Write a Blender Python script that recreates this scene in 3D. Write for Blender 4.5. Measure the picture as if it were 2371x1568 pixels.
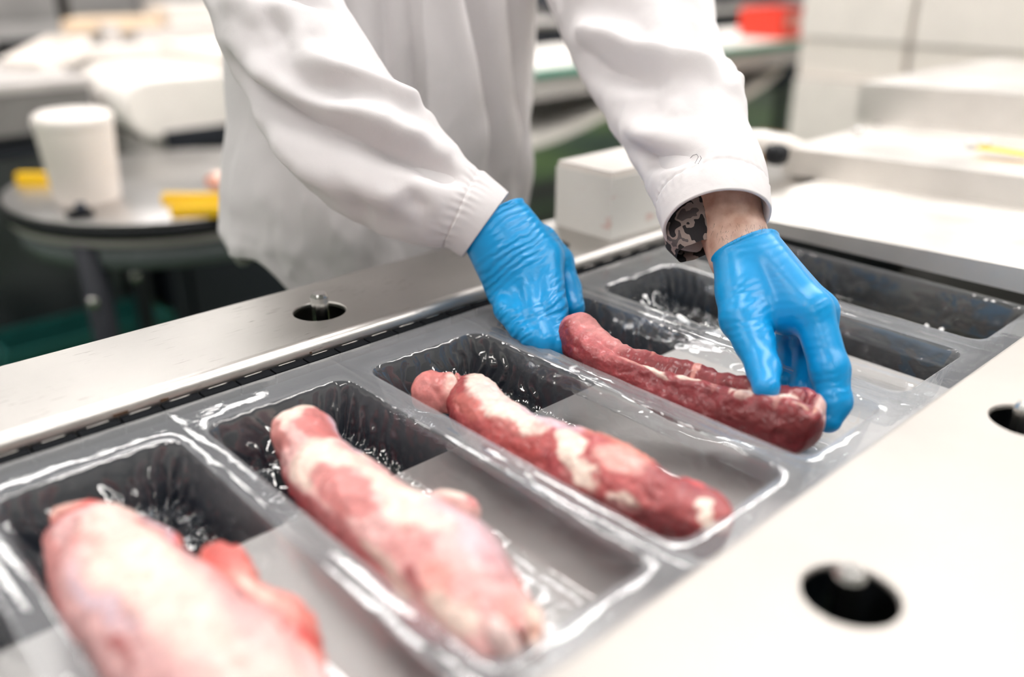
import bpy, bmesh, math, random
import numpy as np
from mathutils import Vector, Matrix
random.seed(7); np.random.seed(7)
for o in list(bpy.data.objects): bpy.data.objects.remove(o)
SC = bpy.context.scene
COL = SC.collection

# ------------------------------------------------------------------ camera
F_PX, CX, CY, W_PX = 2045.0, 1185.5, 784.0, 2371.0
YAW, PITCH = math.radians(42.505), math.radians(23.683)
ZF = 0.95                 # height of the film plane above the floor
EYE = 0.34                # camera height above the film plane
O = np.array([0, 0, ZF + EYE])
RIGHT = np.array([math.cos(YAW), -math.sin(YAW), 0])
FH = np.array([math.sin(YAW), math.cos(YAW), 0])
DN = np.array([0, 0, -1.0])
DOWN = DN * math.cos(PITCH) - FH * math.sin(PITCH)
FWD = FH * math.cos(PITCH) + DN * math.sin(PITCH)
cam_d = bpy.data.cameras.new('camera'); cam = bpy.data.objects.new('camera', cam_d); COL.objects.link(cam)
cam.matrix_world = Matrix(((RIGHT[0], -DOWN[0], -FWD[0], O[0]), (RIGHT[1], -DOWN[1], -FWD[1], O[1]),
                           (RIGHT[2], -DOWN[2], -FWD[2], O[2]), (0, 0, 0, 1)))
cam_d.sensor_width = 36.0; cam_d.lens = 36.0 * F_PX / W_PX
cam_d.clip_start = 0.02; cam_d.clip_end = 60
cam_d.dof.use_dof = True; cam_d.dof.focus_distance = 0.80; cam_d.dof.aperture_fstop = 1.5
SC.camera = cam

# ------------------------------------------------------------------ world, light, exposure
wd = bpy.data.worlds.new('hall_air'); SC.world = wd; wd.use_nodes = True
wd.node_tree.nodes['Background'].inputs[0].default_value = (0.9, 0.95, 1, 1)
wd.node_tree.nodes['Background'].inputs[1].default_value = 0.3
SC.view_settings.view_transform = 'Standard'; SC.view_settings.look = 'None'
SC.view_settings.gamma = 1.0; SC.view_settings.use_curve_mapping = False
SC.view_settings.exposure = 0.17
try:
    SC.cycles.use_denoising = True
    SC.cycles.max_bounces = 10; SC.cycles.transparent_max_bounces = 24
    SC.cycles.glossy_bounces = 5; SC.cycles.diffuse_bounces = 4
    SC.cycles.sample_clamp_indirect = 6.0
except Exception: pass
LAMP_STRENGTH = 20.0
LAMP_TINT = (1.0, 0.965, 0.94, 1)
LAMPS = [(x, y) for x in (-1.6, 0.8, 1.9, 3.4, 5.0) for y in (-1.0, 0.7, 2.4, 4.2)]  # ceiling rows out of view; the leftmost added as fill for the coat

# ------------------------------------------------------------------ helpers
def at(px, py, d):        # photo pixel + distance along the view axis -> world point
    return O + ((px - CX) * RIGHT + (py - CY) * DOWN + F_PX * FWD) / F_PX * d
def ray(px, py): return ((px - CX) * RIGHT + (py - CY) * DOWN + F_PX * FWD) / F_PX
def atz(px, py, z): v = ray(px, py); return O + v * ((z - O[2]) / v[2])
def atx(px, py, x): v = ray(px, py); return O + v * (x / v[0])
def aty(px, py, y): v = ray(px, py); return O + v * (y / v[1])
def depth(w): return float((np.asarray(w) - O) @ FWD)
def lin(r, g, b):
    f = lambda c: (c / 255 / 12.92) if c / 255 <= 0.04045 else ((c / 255 + 0.055) / 1.055) ** 2.4
    return np.array([f(r), f(g), f(b)])

def tag(o, label=None, cat=None, group=None, kind=None):
    if label: o['label'] = label
    if cat: o['category'] = cat
    if group: o['group'] = group
    if kind: o['kind'] = kind
    return o
def obj(name, verts, faces, mat, parent=None, smooth=True, col=None, haze=None, loc=None):
    me = bpy.data.meshes.new(name)
    me.from_pydata([tuple(map(float, v)) for v in verts], [], [tuple(map(int, f)) for f in faces])
    if smooth: me.polygons.foreach_set('use_smooth', [True] * len(me.polygons))
    if col is not None:
        a = me.color_attributes.new('col', 'FLOAT_COLOR', 'POINT')
        c = np.ones((len(verts), 4), np.float32); c[:, :3] = col; a.data.foreach_set('color', c.ravel())
    if haze is not None:
        a = me.attributes.new('haze', 'FLOAT', 'POINT'); a.data.foreach_set('value', np.asarray(haze, np.float32))
    me.materials.append(mat); me.update()
    o = bpy.data.objects.new(name, me); COL.objects.link(o)
    if parent: o.parent = parent
    return o
def link_bm(name, bm, mat, parent=None, smooth=False, bevel=0.0, seg=2):
    if bevel:
        es = [e for e in bm.edges if len(e.link_faces) == 2 and e.calc_face_angle(0) > 0.5]
        bmesh.ops.bevel(bm, geom=es, offset=bevel, segments=seg, affect='EDGES', clamp_overlap=True)
    bmesh.ops.recalc_face_normals(bm, faces=bm.faces)
    me = bpy.data.meshes.new(name); bm.to_mesh(me); bm.free()
    if smooth: me.polygons.foreach_set('use_smooth', [True] * len(me.polygons))
    me.materials.append(mat)
    o = bpy.data.objects.new(name, me); COL.objects.link(o)
    if parent: o.parent = parent
    return o
def bm_box(bm, x0, x1, y0, y1, z0, z1):
    v = [bm.verts.new(p) for p in ((x0,y0,z0),(x1,y0,z0),(x1,y1,z0),(x0,y1,z0),(x0,y0,z1),(x1,y0,z1),(x1,y1,z1),(x0,y1,z1))]
    for f in ((0,3,2,1),(4,5,6,7),(0,1,5,4),(1,2,6,5),(2,3,7,6),(3,0,4,7)): bm.faces.new([v[i] for i in f])
    return v
def box(name, x0, x1, y0, y1, z0, z1, mat, parent=None, bevel=0.004, seg=2, rot=None):
    bm = bmesh.new(); bm_box(bm, x0, x1, y0, y1, z0, z1)
    if rot is not None:
        c = Vector(((x0+x1)/2, (y0+y1)/2, (z0+z1)/2))
        bmesh.ops.rotate(bm, verts=bm.verts, cent=c, matrix=Matrix.Rotation(rot, 3, 'Z'))
    return link_bm(name, bm, mat, parent, smooth=False, bevel=bevel, seg=seg)
def hexa(name, p8, mat, parent=None, bevel=0.003, seg=3):     # eight corners, bottom ring then top ring
    bm = bmesh.new(); v = [bm.verts.new(tuple(p)) for p in p8]
    for f in ((0,3,2,1),(4,5,6,7),(0,1,5,4),(1,2,6,5),(2,3,7,6),(3,0,4,7)): bm.faces.new([v[i] for i in f])
    return link_bm(name, bm, mat, parent, smooth=False, bevel=bevel, seg=seg)
def empty(name, loc=(0, 0, 0)):
    o = bpy.data.objects.new(name, None); COL.objects.link(o); o.empty_display_size = 0.05
    return o
def tube(name, pts, rad, mat, parent=None, n=12, cap=True):
    pts = [np.asarray(p, float) for p in pts]; rad = rad if hasattr(rad, '__len__') else [rad] * len(pts)
    V, Fc = [], []
    up = np.array([0.13, 0.21, 0.97])
    for i, p in enumerate(pts):
        t = pts[min(i+1, len(pts)-1)] - pts[max(i-1, 0)]; t /= np.linalg.norm(t) + 1e-9
        a = np.cross(t, up)
        if np.linalg.norm(a) < 1e-3: a = np.cross(t, [1, 0, 0])
        a /= np.linalg.norm(a); b = np.cross(t, a)
        for k in range(n):
            q = 2*math.pi*k/n; V.append(p + rad[i]*(math.cos(q)*a + math.sin(q)*b))
    for i in range(len(pts)-1):
        for k in range(n): Fc.append((i*n+k, i*n+(k+1) % n, (i+1)*n+(k+1) % n, (i+1)*n+k))
    if cap: Fc.append(tuple(range(n))[::-1]); Fc.append(tuple((len(pts)-1)*n+k for k in range(n)))
    return obj(name, V, Fc, mat, parent)
def lathe(name, prof, center, mat, parent=None, n=40, cap0=True, cap1=True, a0=0, a1=2*math.pi):
    V, Fc = [], []
    for r, z in prof:
        for k in range(n):
            q = 2*math.pi*k/n; V.append((center[0]+r*math.cos(q), center[1]+r*math.sin(q), center[2]+z))
    for i in range(len(prof)-1):
        for k in range(n): Fc.append((i*n+k, i*n+(k+1) % n, (i+1)*n+(k+1) % n, (i+1)*n+k))
    if cap0: Fc.append(tuple(range(n))[::-1])
    if cap1: Fc.append(tuple((len(prof)-1)*n+k for k in range(n)))
    return obj(name, V, Fc, mat, parent)
def spline(P, n):          # Catmull-Rom through rows of P
    P = np.asarray(P, float); m = len(P)
    Q = np.vstack([2*P[0]-P[1], P, 2*P[-1]-P[-2]])
    t = np.linspace(0, m-1, n); i = np.clip(t.astype(int), 0, m-2); f = (t-i)[:, None]
    a, b, c, d = Q[i], Q[i+1], Q[i+2], Q[i+3]
    return 0.5*((2*b)+(-a+c)*f+(2*a-5*b+4*c-d)*f**2+(-a+3*b-3*c+d)*f**3)

# value noise
def vnoise(p):
    i = np.floor(p).astype(np.int64); f = p-i; u = f*f*(3-2*f)
    def h(x, y, z):
        n = (x*73856093) ^ (y*19349663) ^ (z*83492791)
        n = (n ^ (n >> 13))*1274126177 & 0xffffffff; n = (n ^ (n >> 16)) & 0xffff
        return n/32767.5-1
    r = 0
    for dx in (0, 1):
        for dy in (0, 1):
            for dz in (0, 1):
                w = (u[:, 0] if dx else 1-u[:, 0])*(u[:, 1] if dy else 1-u[:, 1])*(u[:, 2] if dz else 1-u[:, 2])
                r = r+w*h(i[:, 0]+dx, i[:, 1]+dy, i[:, 2]+dz)
    return r
def fbm(p, o=4, g=0.5):
    r = 0; a = 1; s = 0
    for k in range(o): r = r+a*vnoise(p*2.0**k+k*17.3); s += a; a *= g
    return r/s
def sstep(a, b, x): t = np.clip((x-a)/(b-a), 0, 1); return t*t*(3-2*t)

# implicit surfaces
def surface_nets(vol, org, h):
    s = vol < 0; nx, ny, nz = vol.shape
    cs = [(a, b, c) for a in (0, 1) for b in (0, 1) for c in (0, 1)]
    sub = lambda A, c: A[c[0]:nx-1+c[0], c[1]:ny-1+c[1], c[2]:nz-1+c[2]]
    tot = sum(sub(s, c).astype(int) for c in cs); act = (tot > 0) & (tot < 8)
    I = np.argwhere(act); idx = -np.ones(act.shape, int); idx[act] = np.arange(len(I))
    acc = np.zeros((len(I), 3)); cnt = np.zeros(len(I))
    for c in cs:
        for ax in range(3):
            if c[ax]: continue
            c2 = list(c); c2[ax] = 1
            va = vol[I[:, 0]+c[0], I[:, 1]+c[1], I[:, 2]+c[2]]; vb = vol[I[:, 0]+c2[0], I[:, 1]+c2[1], I[:, 2]+c2[2]]
            m = (va < 0) != (vb < 0); t = np.where(m, va/(va-vb+1e-12), 0)
            pos = np.tile(np.array(c, float), (len(I), 1)); pos[:, ax] += t
            acc += pos*m[:, None]; cnt += m
    V = (I+acc/cnt[:, None])*h+org
    Fc = []
    for ax in range(3):
        b, c = (ax+1) % 3, (ax+2) % 3
        sl0 = [slice(None)]*3; sl1 = [slice(None)]*3; sl0[ax] = slice(0, -1); sl1[ax] = slice(1, None)
        d = s[tuple(sl0)].astype(int)-s[tuple(sl1)].astype(int)
        E = np.argwhere(d != 0); sg = d[d != 0]
        ok = (E[:, b] > 0) & (E[:, c] > 0) & (E[:, b] < vol.shape[b]-1) & (E[:, c] < vol.shape[c]-1); E = E[ok]; sg = sg[ok]
        q = []
        for db, dc in ((-1, -1), (0, -1), (0, 0), (-1, 0)):
            e = E.copy(); e[:, b] += db; e[:, c] += dc; q.append(idx[e[:, 0], e[:, 1], e[:, 2]])
        q = np.stack(q, 1); q = np.where((sg > 0)[:, None], q, q[:, ::-1]); Fc.append(q)
    return V, np.vstack(Fc)
def capsule(X, a, b, ra, rb):
    a = np.asarray(a); b = np.asarray(b); ab = b-a
    t = np.clip(((X-a)@ab)/(ab@ab+1e-12), 0, 1)
    return np.linalg.norm(X-a-t[..., None]*ab, axis=-1)-(ra+(rb-ra)*t)
def smin(a, b, k):
    h = np.clip(0.5+0.5*(b-a)/k, 0, 1); return b*(1-h)+a*h-k*h*(1-h)
def grid_for(pts, pad, h):
    pts = np.asarray(pts); lo = pts.min(0)-pad; hi = pts.max(0)+pad
    ax = [np.arange(lo[i], hi[i]+h, h) for i in range(3)]
    return np.stack(np.meshgrid(*ax, indexing='ij'), -1), lo
def relax(V, Fc, it=2, k=0.5):
    n = len(V); A = np.vstack([Fc[:, [0, 1]], Fc[:, [1, 2]], Fc[:, [2, 3]], Fc[:, [3, 0]]]); A = np.vstack([A, A[:, ::-1]])
    deg = np.bincount(A[:, 0], minlength=n)[:, None]
    for _ in range(it):
        S = np.stack([np.bincount(A[:, 0], weights=V[A[:, 1], j], minlength=n) for j in range(3)], 1)
        V = V+(S/np.maximum(deg, 1)-V)*k
    return V

# ------------------------------------------------------------------ materials
def mat(name):
    m = bpy.data.materials.new(name); m.use_nodes = True
    return m, m.node_tree, m.node_tree.nodes['Principled BSDF']
def N(nt, t, **kw):
    n = nt.nodes.new(t)
    for k, v in kw.items():
        if hasattr(n, k): setattr(n, k, v)
        else: n.inputs[k].default_value = v
    return n
def coords(nt, scale=(1, 1, 1), rot=(0, 0, 0)):
    t = N(nt, 'ShaderNodeTexCoord'); m = N(nt, 'ShaderNodeMapping'); m.inputs['Scale'].default_value = scale; m.inputs['Rotation'].default_value = rot
    nt.links.new(t.outputs['Object'], m.inputs[0]); return m.outputs[0]
def noise_bump(nt, bs, scale, strength, dist, vec=None, detail=4, rough=0.55):
    n = N(nt, 'ShaderNodeTexNoise'); n.inputs['Scale'].default_value = scale; n.inputs['Detail'].default_value = detail; n.inputs['Roughness'].default_value = rough
    nt.links.new(vec or coords(nt), n.inputs['Vector'])
    b = N(nt, 'ShaderNodeBump'); b.inputs['Strength'].default_value = strength; b.inputs['Distance'].default_value = dist
    nt.links.new(n.outputs['Fac'], b.inputs['Height'])
    if bs is not None: nt.links.new(b.outputs[0], bs.inputs['Normal'])
    return n, b
def plain(name, rgb, rough=0.5, metal=0.0, var=0.08, nscale=12, bump=0.0, bscale=80, spec=0.5):
    m, nt, bs = mat(name); c = np.array(rgb)
    n = N(nt, 'ShaderNodeTexNoise'); n.inputs['Scale'].default_value = nscale; n.inputs['Detail'].default_value = 5
    nt.links.new(coords(nt), n.inputs['Vector'])
    r = N(nt, 'ShaderNodeValToRGB'); r.color_ramp.elements[0].position = 0.3; r.color_ramp.elements[1].position = 0.7
    r.color_ramp.elements[0].color = (*np.clip(c*(1-var), 0, 1), 1); r.color_ramp.elements[1].color = (*np.clip(c*(1+var), 0, 1), 1)
    nt.links.new(n.outputs['Fac'], r.inputs[0]); nt.links.new(r.outputs[0], bs.inputs['Base Color'])
    bs.inputs['Roughness'].default_value = rough; bs.inputs['Metallic'].default_value = metal
    bs.inputs['Specular IOR Level'].default_value = spec
    if bump: noise_bump(nt, bs, bscale, bump, 0.002)
    return m
def steel(name, rgb, rough, grain=(3, 160, 160), bump=0.12, rvar=0.12, scratch=False):
    m, nt, bs = mat(name)
    bs.inputs['Metallic'].default_value = 1.0
    v = coords(nt, grain)
    n = N(nt, 'ShaderNodeTexNoise'); n.inputs['Scale'].default_value = 1.0; n.inputs['Detail'].default_value = 6; nt.links.new(v, n.inputs['Vector'])
    n2 = N(nt, 'ShaderNodeTexNoise'); n2.inputs['Scale'].default_value = 9; n2.inputs['Detail'].default_value = 6; nt.links.new(coords(nt), n2.inputs['Vector'])
    r = N(nt, 'ShaderNodeValToRGB'); c = np.array(rgb)
    r.color_ramp.elements[0].position = 0.3; r.color_ramp.elements[1].position = 0.75
    r.color_ramp.elements[0].color = (*(c*0.88), 1); r.color_ramp.elements[1].color = (*np.clip(c*1.06, 0, 1), 1)
    nt.links.new(n2.outputs['Fac'], r.inputs[0]); nt.links.new(r.outputs[0], bs.inputs['Base Color'])
    if scratch:
        s1 = N(nt, 'ShaderNodeTexNoise'); s1.inputs['Scale'].default_value = 1; s1.inputs['Detail'].default_value = 3; nt.links.new(coords(nt, (45, 520, 520), (0, 0, 0.12)), s1.inputs['Vector'])
        s2 = N(nt, 'ShaderNodeTexNoise'); s2.inputs['Scale'].default_value = 14; nt.links.new(coords(nt), s2.inputs['Vector'])
        q1 = N(nt, 'ShaderNodeMapRange'); q1.inputs['From Min'].default_value = 0.63; q1.inputs['From Max'].default_value = 0.70; nt.links.new(s1.outputs['Fac'], q1.inputs['Value'])
        q2 = N(nt, 'ShaderNodeMapRange'); q2.inputs['From Min'].default_value = 0.45; q2.inputs['From Max'].default_value = 0.65; nt.links.new(s2.outputs['Fac'], q2.inputs['Value'])
        qm = N(nt, 'ShaderNodeMath', operation='MULTIPLY'); nt.links.new(q1.outputs[0], qm.inputs[0]); nt.links.new(q2.outputs[0], qm.inputs[1])
        mc = N(nt, 'ShaderNodeMix', data_type='RGBA'); nt.links.new(qm.outputs[0], mc.inputs['Factor']); nt.links.new(r.outputs[0], mc.inputs['A']); mc.inputs['B'].default_value = (0.16, 0.14, 0.13, 1)
        nt.links.new(mc.outputs['Result'], bs.inputs['Base Color'])
    mr = N(nt, 'ShaderNodeMapRange'); mr.inputs['To Min'].default_value = rough-rvar; mr.inputs['To Max'].default_value = rough+rvar
    nt.links.new(n2.outputs['Fac'], mr.inputs['Value']); nt.links.new(mr.outputs[0], bs.inputs['Roughness'])
    b = N(nt, 'ShaderNodeBump'); b.inputs['Strength'].default_value = bump; b.inputs['Distance'].default_value = 0.001
    nt.links.new(n.outputs['Fac'], b.inputs['Height']); nt.links.new(b.outputs[0], bs.inputs['Normal'])
    return m

M = {}
M['rail'] = steel('brushed_rail_steel', (0.55, 0.53, 0.505), 0.38, scratch=True)
M['plate'] = steel('matt_cover_steel', (0.50, 0.475, 0.445), 0.55, bump=0.06)
M['cover'] = steel('cover_steel', (0.90, 0.87, 0.83), 0.46, grain=(120, 3, 120))
M['bed'] = steel('bed_steel', (0.52, 0.50, 0.48), 0.45, grain=(160, 4, 160))
M['pin'] = steel('turned_steel', (0.75, 0.74, 0.72), 0.22, grain=(200, 200, 3), bump=0.3)
M['dark'] = plain('dark_cavity', (0.010, 0.013, 0.021), 0.6)
M['black'] = plain('black_plastic', (0.010, 0.011, 0.013), 0.5, spec=0.25)
M['chain'] = plain('matt_black_chain', (0.006, 0.007, 0.009), 0.8, spec=0.1)
M['bluedark'] = plain('dark_blue_metal', (0.02, 0.03, 0.05), 0.3, 0.4)
M['tabletop'] = steel('smooth_table_steel', (0.60, 0.58, 0.57), 0.33, grain=(90, 90, 90))
M['darksteel'] = steel('dark_steel', (0.20, 0.21, 0.22), 0.45)
M['greysteel'] = steel('grey_steel', (0.42, 0.41, 0.40), 0.5)
M['white'] = plain('white_plastic', (0.95, 0.89, 0.83), 0.4, var=0.04)
M['cream'] = plain('cream_plastic', (0.94, 0.87, 0.80), 0.5, var=0.05, nscale=3)
M['belt'] = plain('white_belt', (0.93, 0.885, 0.83), 0.45, var=0.03)
M['greyplastic'] = plain('grey_panel', (0.22, 0.21, 0.205), 0.5)
M['palegrey'] = plain('pale_grey_panel', (0.55, 0.52, 0.50), 0.45)
M['green'] = plain('green_edge', (0.05, 0.36, 0.25), 0.4)
M['red'] = plain('red_crate_plastic', (0.78, 0.045, 0.02), 0.4)
M['pinkred'] = plain('pale_red', (0.95, 0.50, 0.42), 0.3)
M['yellow'] = plain('yellow_plastic', (0.98, 0.58, 0.008), 0.4)
M['beige'] = plain('beige_board', (0.90, 0.70, 0.50), 0.5)
M['brown'] = plain('orange_brown', (0.42, 0.20, 0.03), 0.5)
M['wood'] = plain('pallet_wood', (0.52, 0.32, 0.17), 0.7, var=0.3, nscale=30)
M['teal'] = plain('dark_teal', (0.015, 0.11, 0.10), 0.4)
M['wall'] = plain('wall_paint', (0.70, 0.69, 0.68), 0.6, var=0.03)
M['ceil'] = plain('ceiling_paint', (0.42, 0.42, 0.42), 0.7, var=0.02)
M['pigment'] = plain('raw_pink', (0.80, 0.42, 0.36), 0.35, var=0.25, nscale=40)

def floor_mat():
    m, nt, bs = mat('green_epoxy_floor')
    n = N(nt, 'ShaderNodeTexNoise'); n.inputs['Scale'].default_value = 1.3; n.inputs['Detail'].default_value = 6; nt.links.new(coords(nt), n.inputs['Vector'])
    r = N(nt, 'ShaderNodeValToRGB'); r.color_ramp.elements[0].color = (0.007, 0.042, 0.032, 1); r.color_ramp.elements[1].color = (0.08, 0.16, 0.035, 1)
    r.color_ramp.elements[0].position = 0.35; r.color_ramp.elements[1].position = 0.65
    nt.links.new(n.outputs['Fac'], r.inputs[0]); nt.links.new(r.outputs[0], bs.inputs['Base Color'])
    bs.inputs['Roughness'].default_value = 0.3; noise_bump(nt, bs, 60, 0.15, 0.002); return m
M['floor'] = floor_mat()

def cloth_mat(name, rgb, weave=True):
    m, nt, bs = mat(name)
    n = N(nt, 'ShaderNodeTexNoise'); n.inputs['Scale'].default_value = 6; n.inputs['Detail'].default_value = 4; nt.links.new(coords(nt), n.inputs['Vector'])
    c = np.array(rgb); r = N(nt, 'ShaderNodeValToRGB'); r.color_ramp.elements[0].color = (*(c*0.96), 1); r.color_ramp.elements[1].color = (*np.clip(c*1.02, 0, 1), 1)
    nt.links.new(n.outputs['Fac'], r.inputs[0]); nt.links.new(r.outputs[0], bs.inputs['Base Color'])
    bs.inputs['Roughness'].default_value = 0.85; bs.inputs['Specular IOR Level'].default_value = 0.15
    bs.inputs['Sheen Weight'].default_value = 0.15
    n1, b1 = noise_bump(nt, None, 28, 0.25, 0.004, detail=3)
    n2, b2 = noise_bump(nt, bs, 900, 0.12, 0.0006, detail=2)
    nt.links.new(b1.outputs[0], b2.inputs['Normal'])
    return m
M['coat'] = cloth_mat('white_cotton_coat', (0.75, 0.722, 0.728))
M['navy'] = cloth_mat('navy_cotton', (0.012, 0.016, 0.035))
M['trouser'] = cloth_mat('dark_trouser_cloth', (0.03, 0.03, 0.035))

def camo_mat():
    m, nt, bs = mat('camouflage_cloth')
    v = N(nt, 'ShaderNodeTexNoise'); v.inputs['Scale'].default_value = 55; v.inputs['Detail'].default_value = 2; nt.links.new(coords(nt), v.inputs['Vector'])
    r = N(nt, 'ShaderNodeValToRGB'); r.color_ramp.interpolation = 'CONSTANT'
    e = r.color_ramp.elements; e[0].color = (0.02, 0.018, 0.02, 1); e[1].position = 0.47; e[1].color = (0.30, 0.24, 0.22, 1)
    x = e.new(0.56); x.color = (0.10, 0.085, 0.085, 1)
    nt.links.new(v.outputs['Fac'], r.inputs[0]); nt.links.new(r.outputs[0], bs.inputs['Base Color']); bs.inputs['Roughness'].default_value = 0.9
    return m
M['camo'] = camo_mat()

def skin_mat():
    m, nt, bs = mat('skin')
    n = N(nt, 'ShaderNodeTexNoise'); n.inputs['Scale'].default_value = 60; n.inputs['Detail'].default_value = 6; nt.links.new(coords(nt), n.inputs['Vector'])
    r = N(nt, 'ShaderNodeValToRGB'); r.color_ramp.elements[0].color = (0.52, 0.30, 0.22, 1); r.color_ramp.elements[1].color = (0.76, 0.53, 0.43, 1)
    r.color_ramp.elements[0].position = 0.3; r.color_ramp.elements[1].position = 0.65
    nt.links.new(n.outputs['Fac'], r.inputs[0]); nt.links.new(r.outputs[0], bs.inputs['Base Color']); bs.inputs['Roughness'].default_value = 0.5
    bs.inputs['Subsurface Weight'].default_value = 0.1; bs.inputs['Subsurface Radius'].default_value = (0.004, 0.002, 0.001)
    noise_bump(nt, bs, 300, 0.3, 0.0006); return m
M['skin'] = skin_mat()
M['hair'] = plain('dark_hair', (0.02, 0.014, 0.01), 0.5)

def glove_mat(name, gdir, ldir, amt, scale):
    m, nt, bs = mat(name)
    bs.inputs['Base Color'].default_value = (0.0, 0.335, 0.72, 1)
    bs.inputs['Roughness'].default_value = 0.33; bs.inputs['Specular IOR Level'].default_value = 0.5
    n0 = N(nt, 'ShaderNodeTexNoise'); n0.inputs['Scale'].default_value = 14; n0.inputs['Detail'].default_value = 3; nt.links.new(coords(nt), n0.inputs['Vector'])
    r0 = N(nt, 'ShaderNodeValToRGB'); r0.color_ramp.elements[0].color = (0.0, 0.255, 0.62, 1); r0.color_ramp.elements[1].color = (0.0, 0.325, 0.70, 1)
    nt.links.new(n0.outputs['Fac'], r0.inputs[0]); nt.links.new(r0.outputs[0], bs.inputs['Base Color'])
    tc0 = N(nt, 'ShaderNodeTexCoord'); cmb = N(nt, 'ShaderNodeCombineXYZ')
    for k, dv in enumerate((gdir, ldir)):
        dt = N(nt, 'ShaderNodeVectorMath', operation='DOT_PRODUCT'); nt.links.new(tc0.outputs['Object'], dt.inputs[0]); dt.inputs[1].default_value = tuple(dv)
        nt.links.new(dt.outputs['Value'], cmb.inputs[k])
    v = cmb.outputs[0]
    w = N(nt, 'ShaderNodeTexWave'); w.wave_type = 'BANDS'; w.bands_direction = 'X'; w.wave_profile = 'SIN'
    w.inputs['Scale'].default_value = scale; w.inputs['Distortion'].default_value = 7.5; w.inputs['Detail'].default_value = 2.5
    w.inputs['Detail Scale'].default_value = 0.7; nt.links.new(v, w.inputs['Vector'])
    mk = N(nt, 'ShaderNodeTexNoise'); mk.inputs['Scale'].default_value = 22; mk.inputs['Detail'].default_value = 1; nt.links.new(coords(nt), mk.inputs['Vector'])
    mr = N(nt, 'ShaderNodeMapRange'); mr.inputs['From Min'].default_value = 0.42; mr.inputs['From Max'].default_value = 0.62; nt.links.new(mk.outputs['Fac'], mr.inputs['Value'])
    mu = N(nt, 'ShaderNodeMath', operation='MULTIPLY'); nt.links.new(w.outputs['Fac'], mu.inputs[0]); nt.links.new(mr.outputs[0], mu.inputs[1])
    b = N(nt, 'ShaderNodeBump'); b.inputs['Strength'].default_value = amt; b.inputs['Distance'].default_value = 0.0012
    nt.links.new(mu.outputs[0], b.inputs['Height'])
    n2, b2 = noise_bump(nt, bs, 220, 0.08, 0.0008, detail=3); nt.links.new(b.outputs[0], b2.inputs['Normal'])
    return m
M['glove_a'] = glove_mat('blue_nitrile_wrinkled', 0.55*RIGHT+0.83*DOWN, 0.83*RIGHT-0.55*DOWN, 0.85, 44)
M['glove_b'] = glove_mat('blue_nitrile_smooth', 0.30*RIGHT+0.95*DOWN, 0.95*RIGHT-0.30*DOWN, 0.2, 46)

def meat_mat():
    m, nt, bs = mat('raw_meat')
    a = N(nt, 'ShaderNodeAttribute', attribute_name='col')
    n = N(nt, 'ShaderNodeTexNoise'); n.inputs['Scale'].default_value = 160; n.inputs['Detail'].default_value = 6; nt.links.new(coords(nt), n.inputs['Vector'])
    mr = N(nt, 'ShaderNodeMapRange'); mr.inputs['From Min'].default_value = 0.3; mr.inputs['From Max'].default_value = 0.7; mr.inputs['To Min'].default_value = 0.82; mr.inputs['To Max'].default_value = 1.12
    nt.links.new(n.outputs['Fac'], mr.inputs['Value'])
    mx = N(nt, 'ShaderNodeVectorMath', operation='SCALE'); nt.links.new(a.outputs['Color'], mx.inputs[0]); nt.links.new(mr.outputs[0], mx.inputs['Scale'])
    nt.links.new(mx.outputs[0], bs.inputs['Base Color'])
    bs.inputs['Roughness'].default_value = 0.42; bs.inputs['Specular IOR Level'].default_value = 0.45
    bs.inputs['Subsurface Weight'].default_value = 0.12; bs.inputs['Subsurface Radius'].default_value = (0.006, 0.002, 0.0015)
    bs.inputs['Coat Weight'].default_value = 0.22; bs.inputs['Coat Roughness'].default_value = 0.10
    n1, b1 = noise_bump(nt, None, 60, 0.4, 0.003, detail=5)
    n2, b2 = noise_bump(nt, bs, 420, 0.35, 0.0012, detail=4); nt.links.new(b1.outputs[0], b2.inputs['Normal'])
    return m
M['meat'] = meat_mat()

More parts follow.
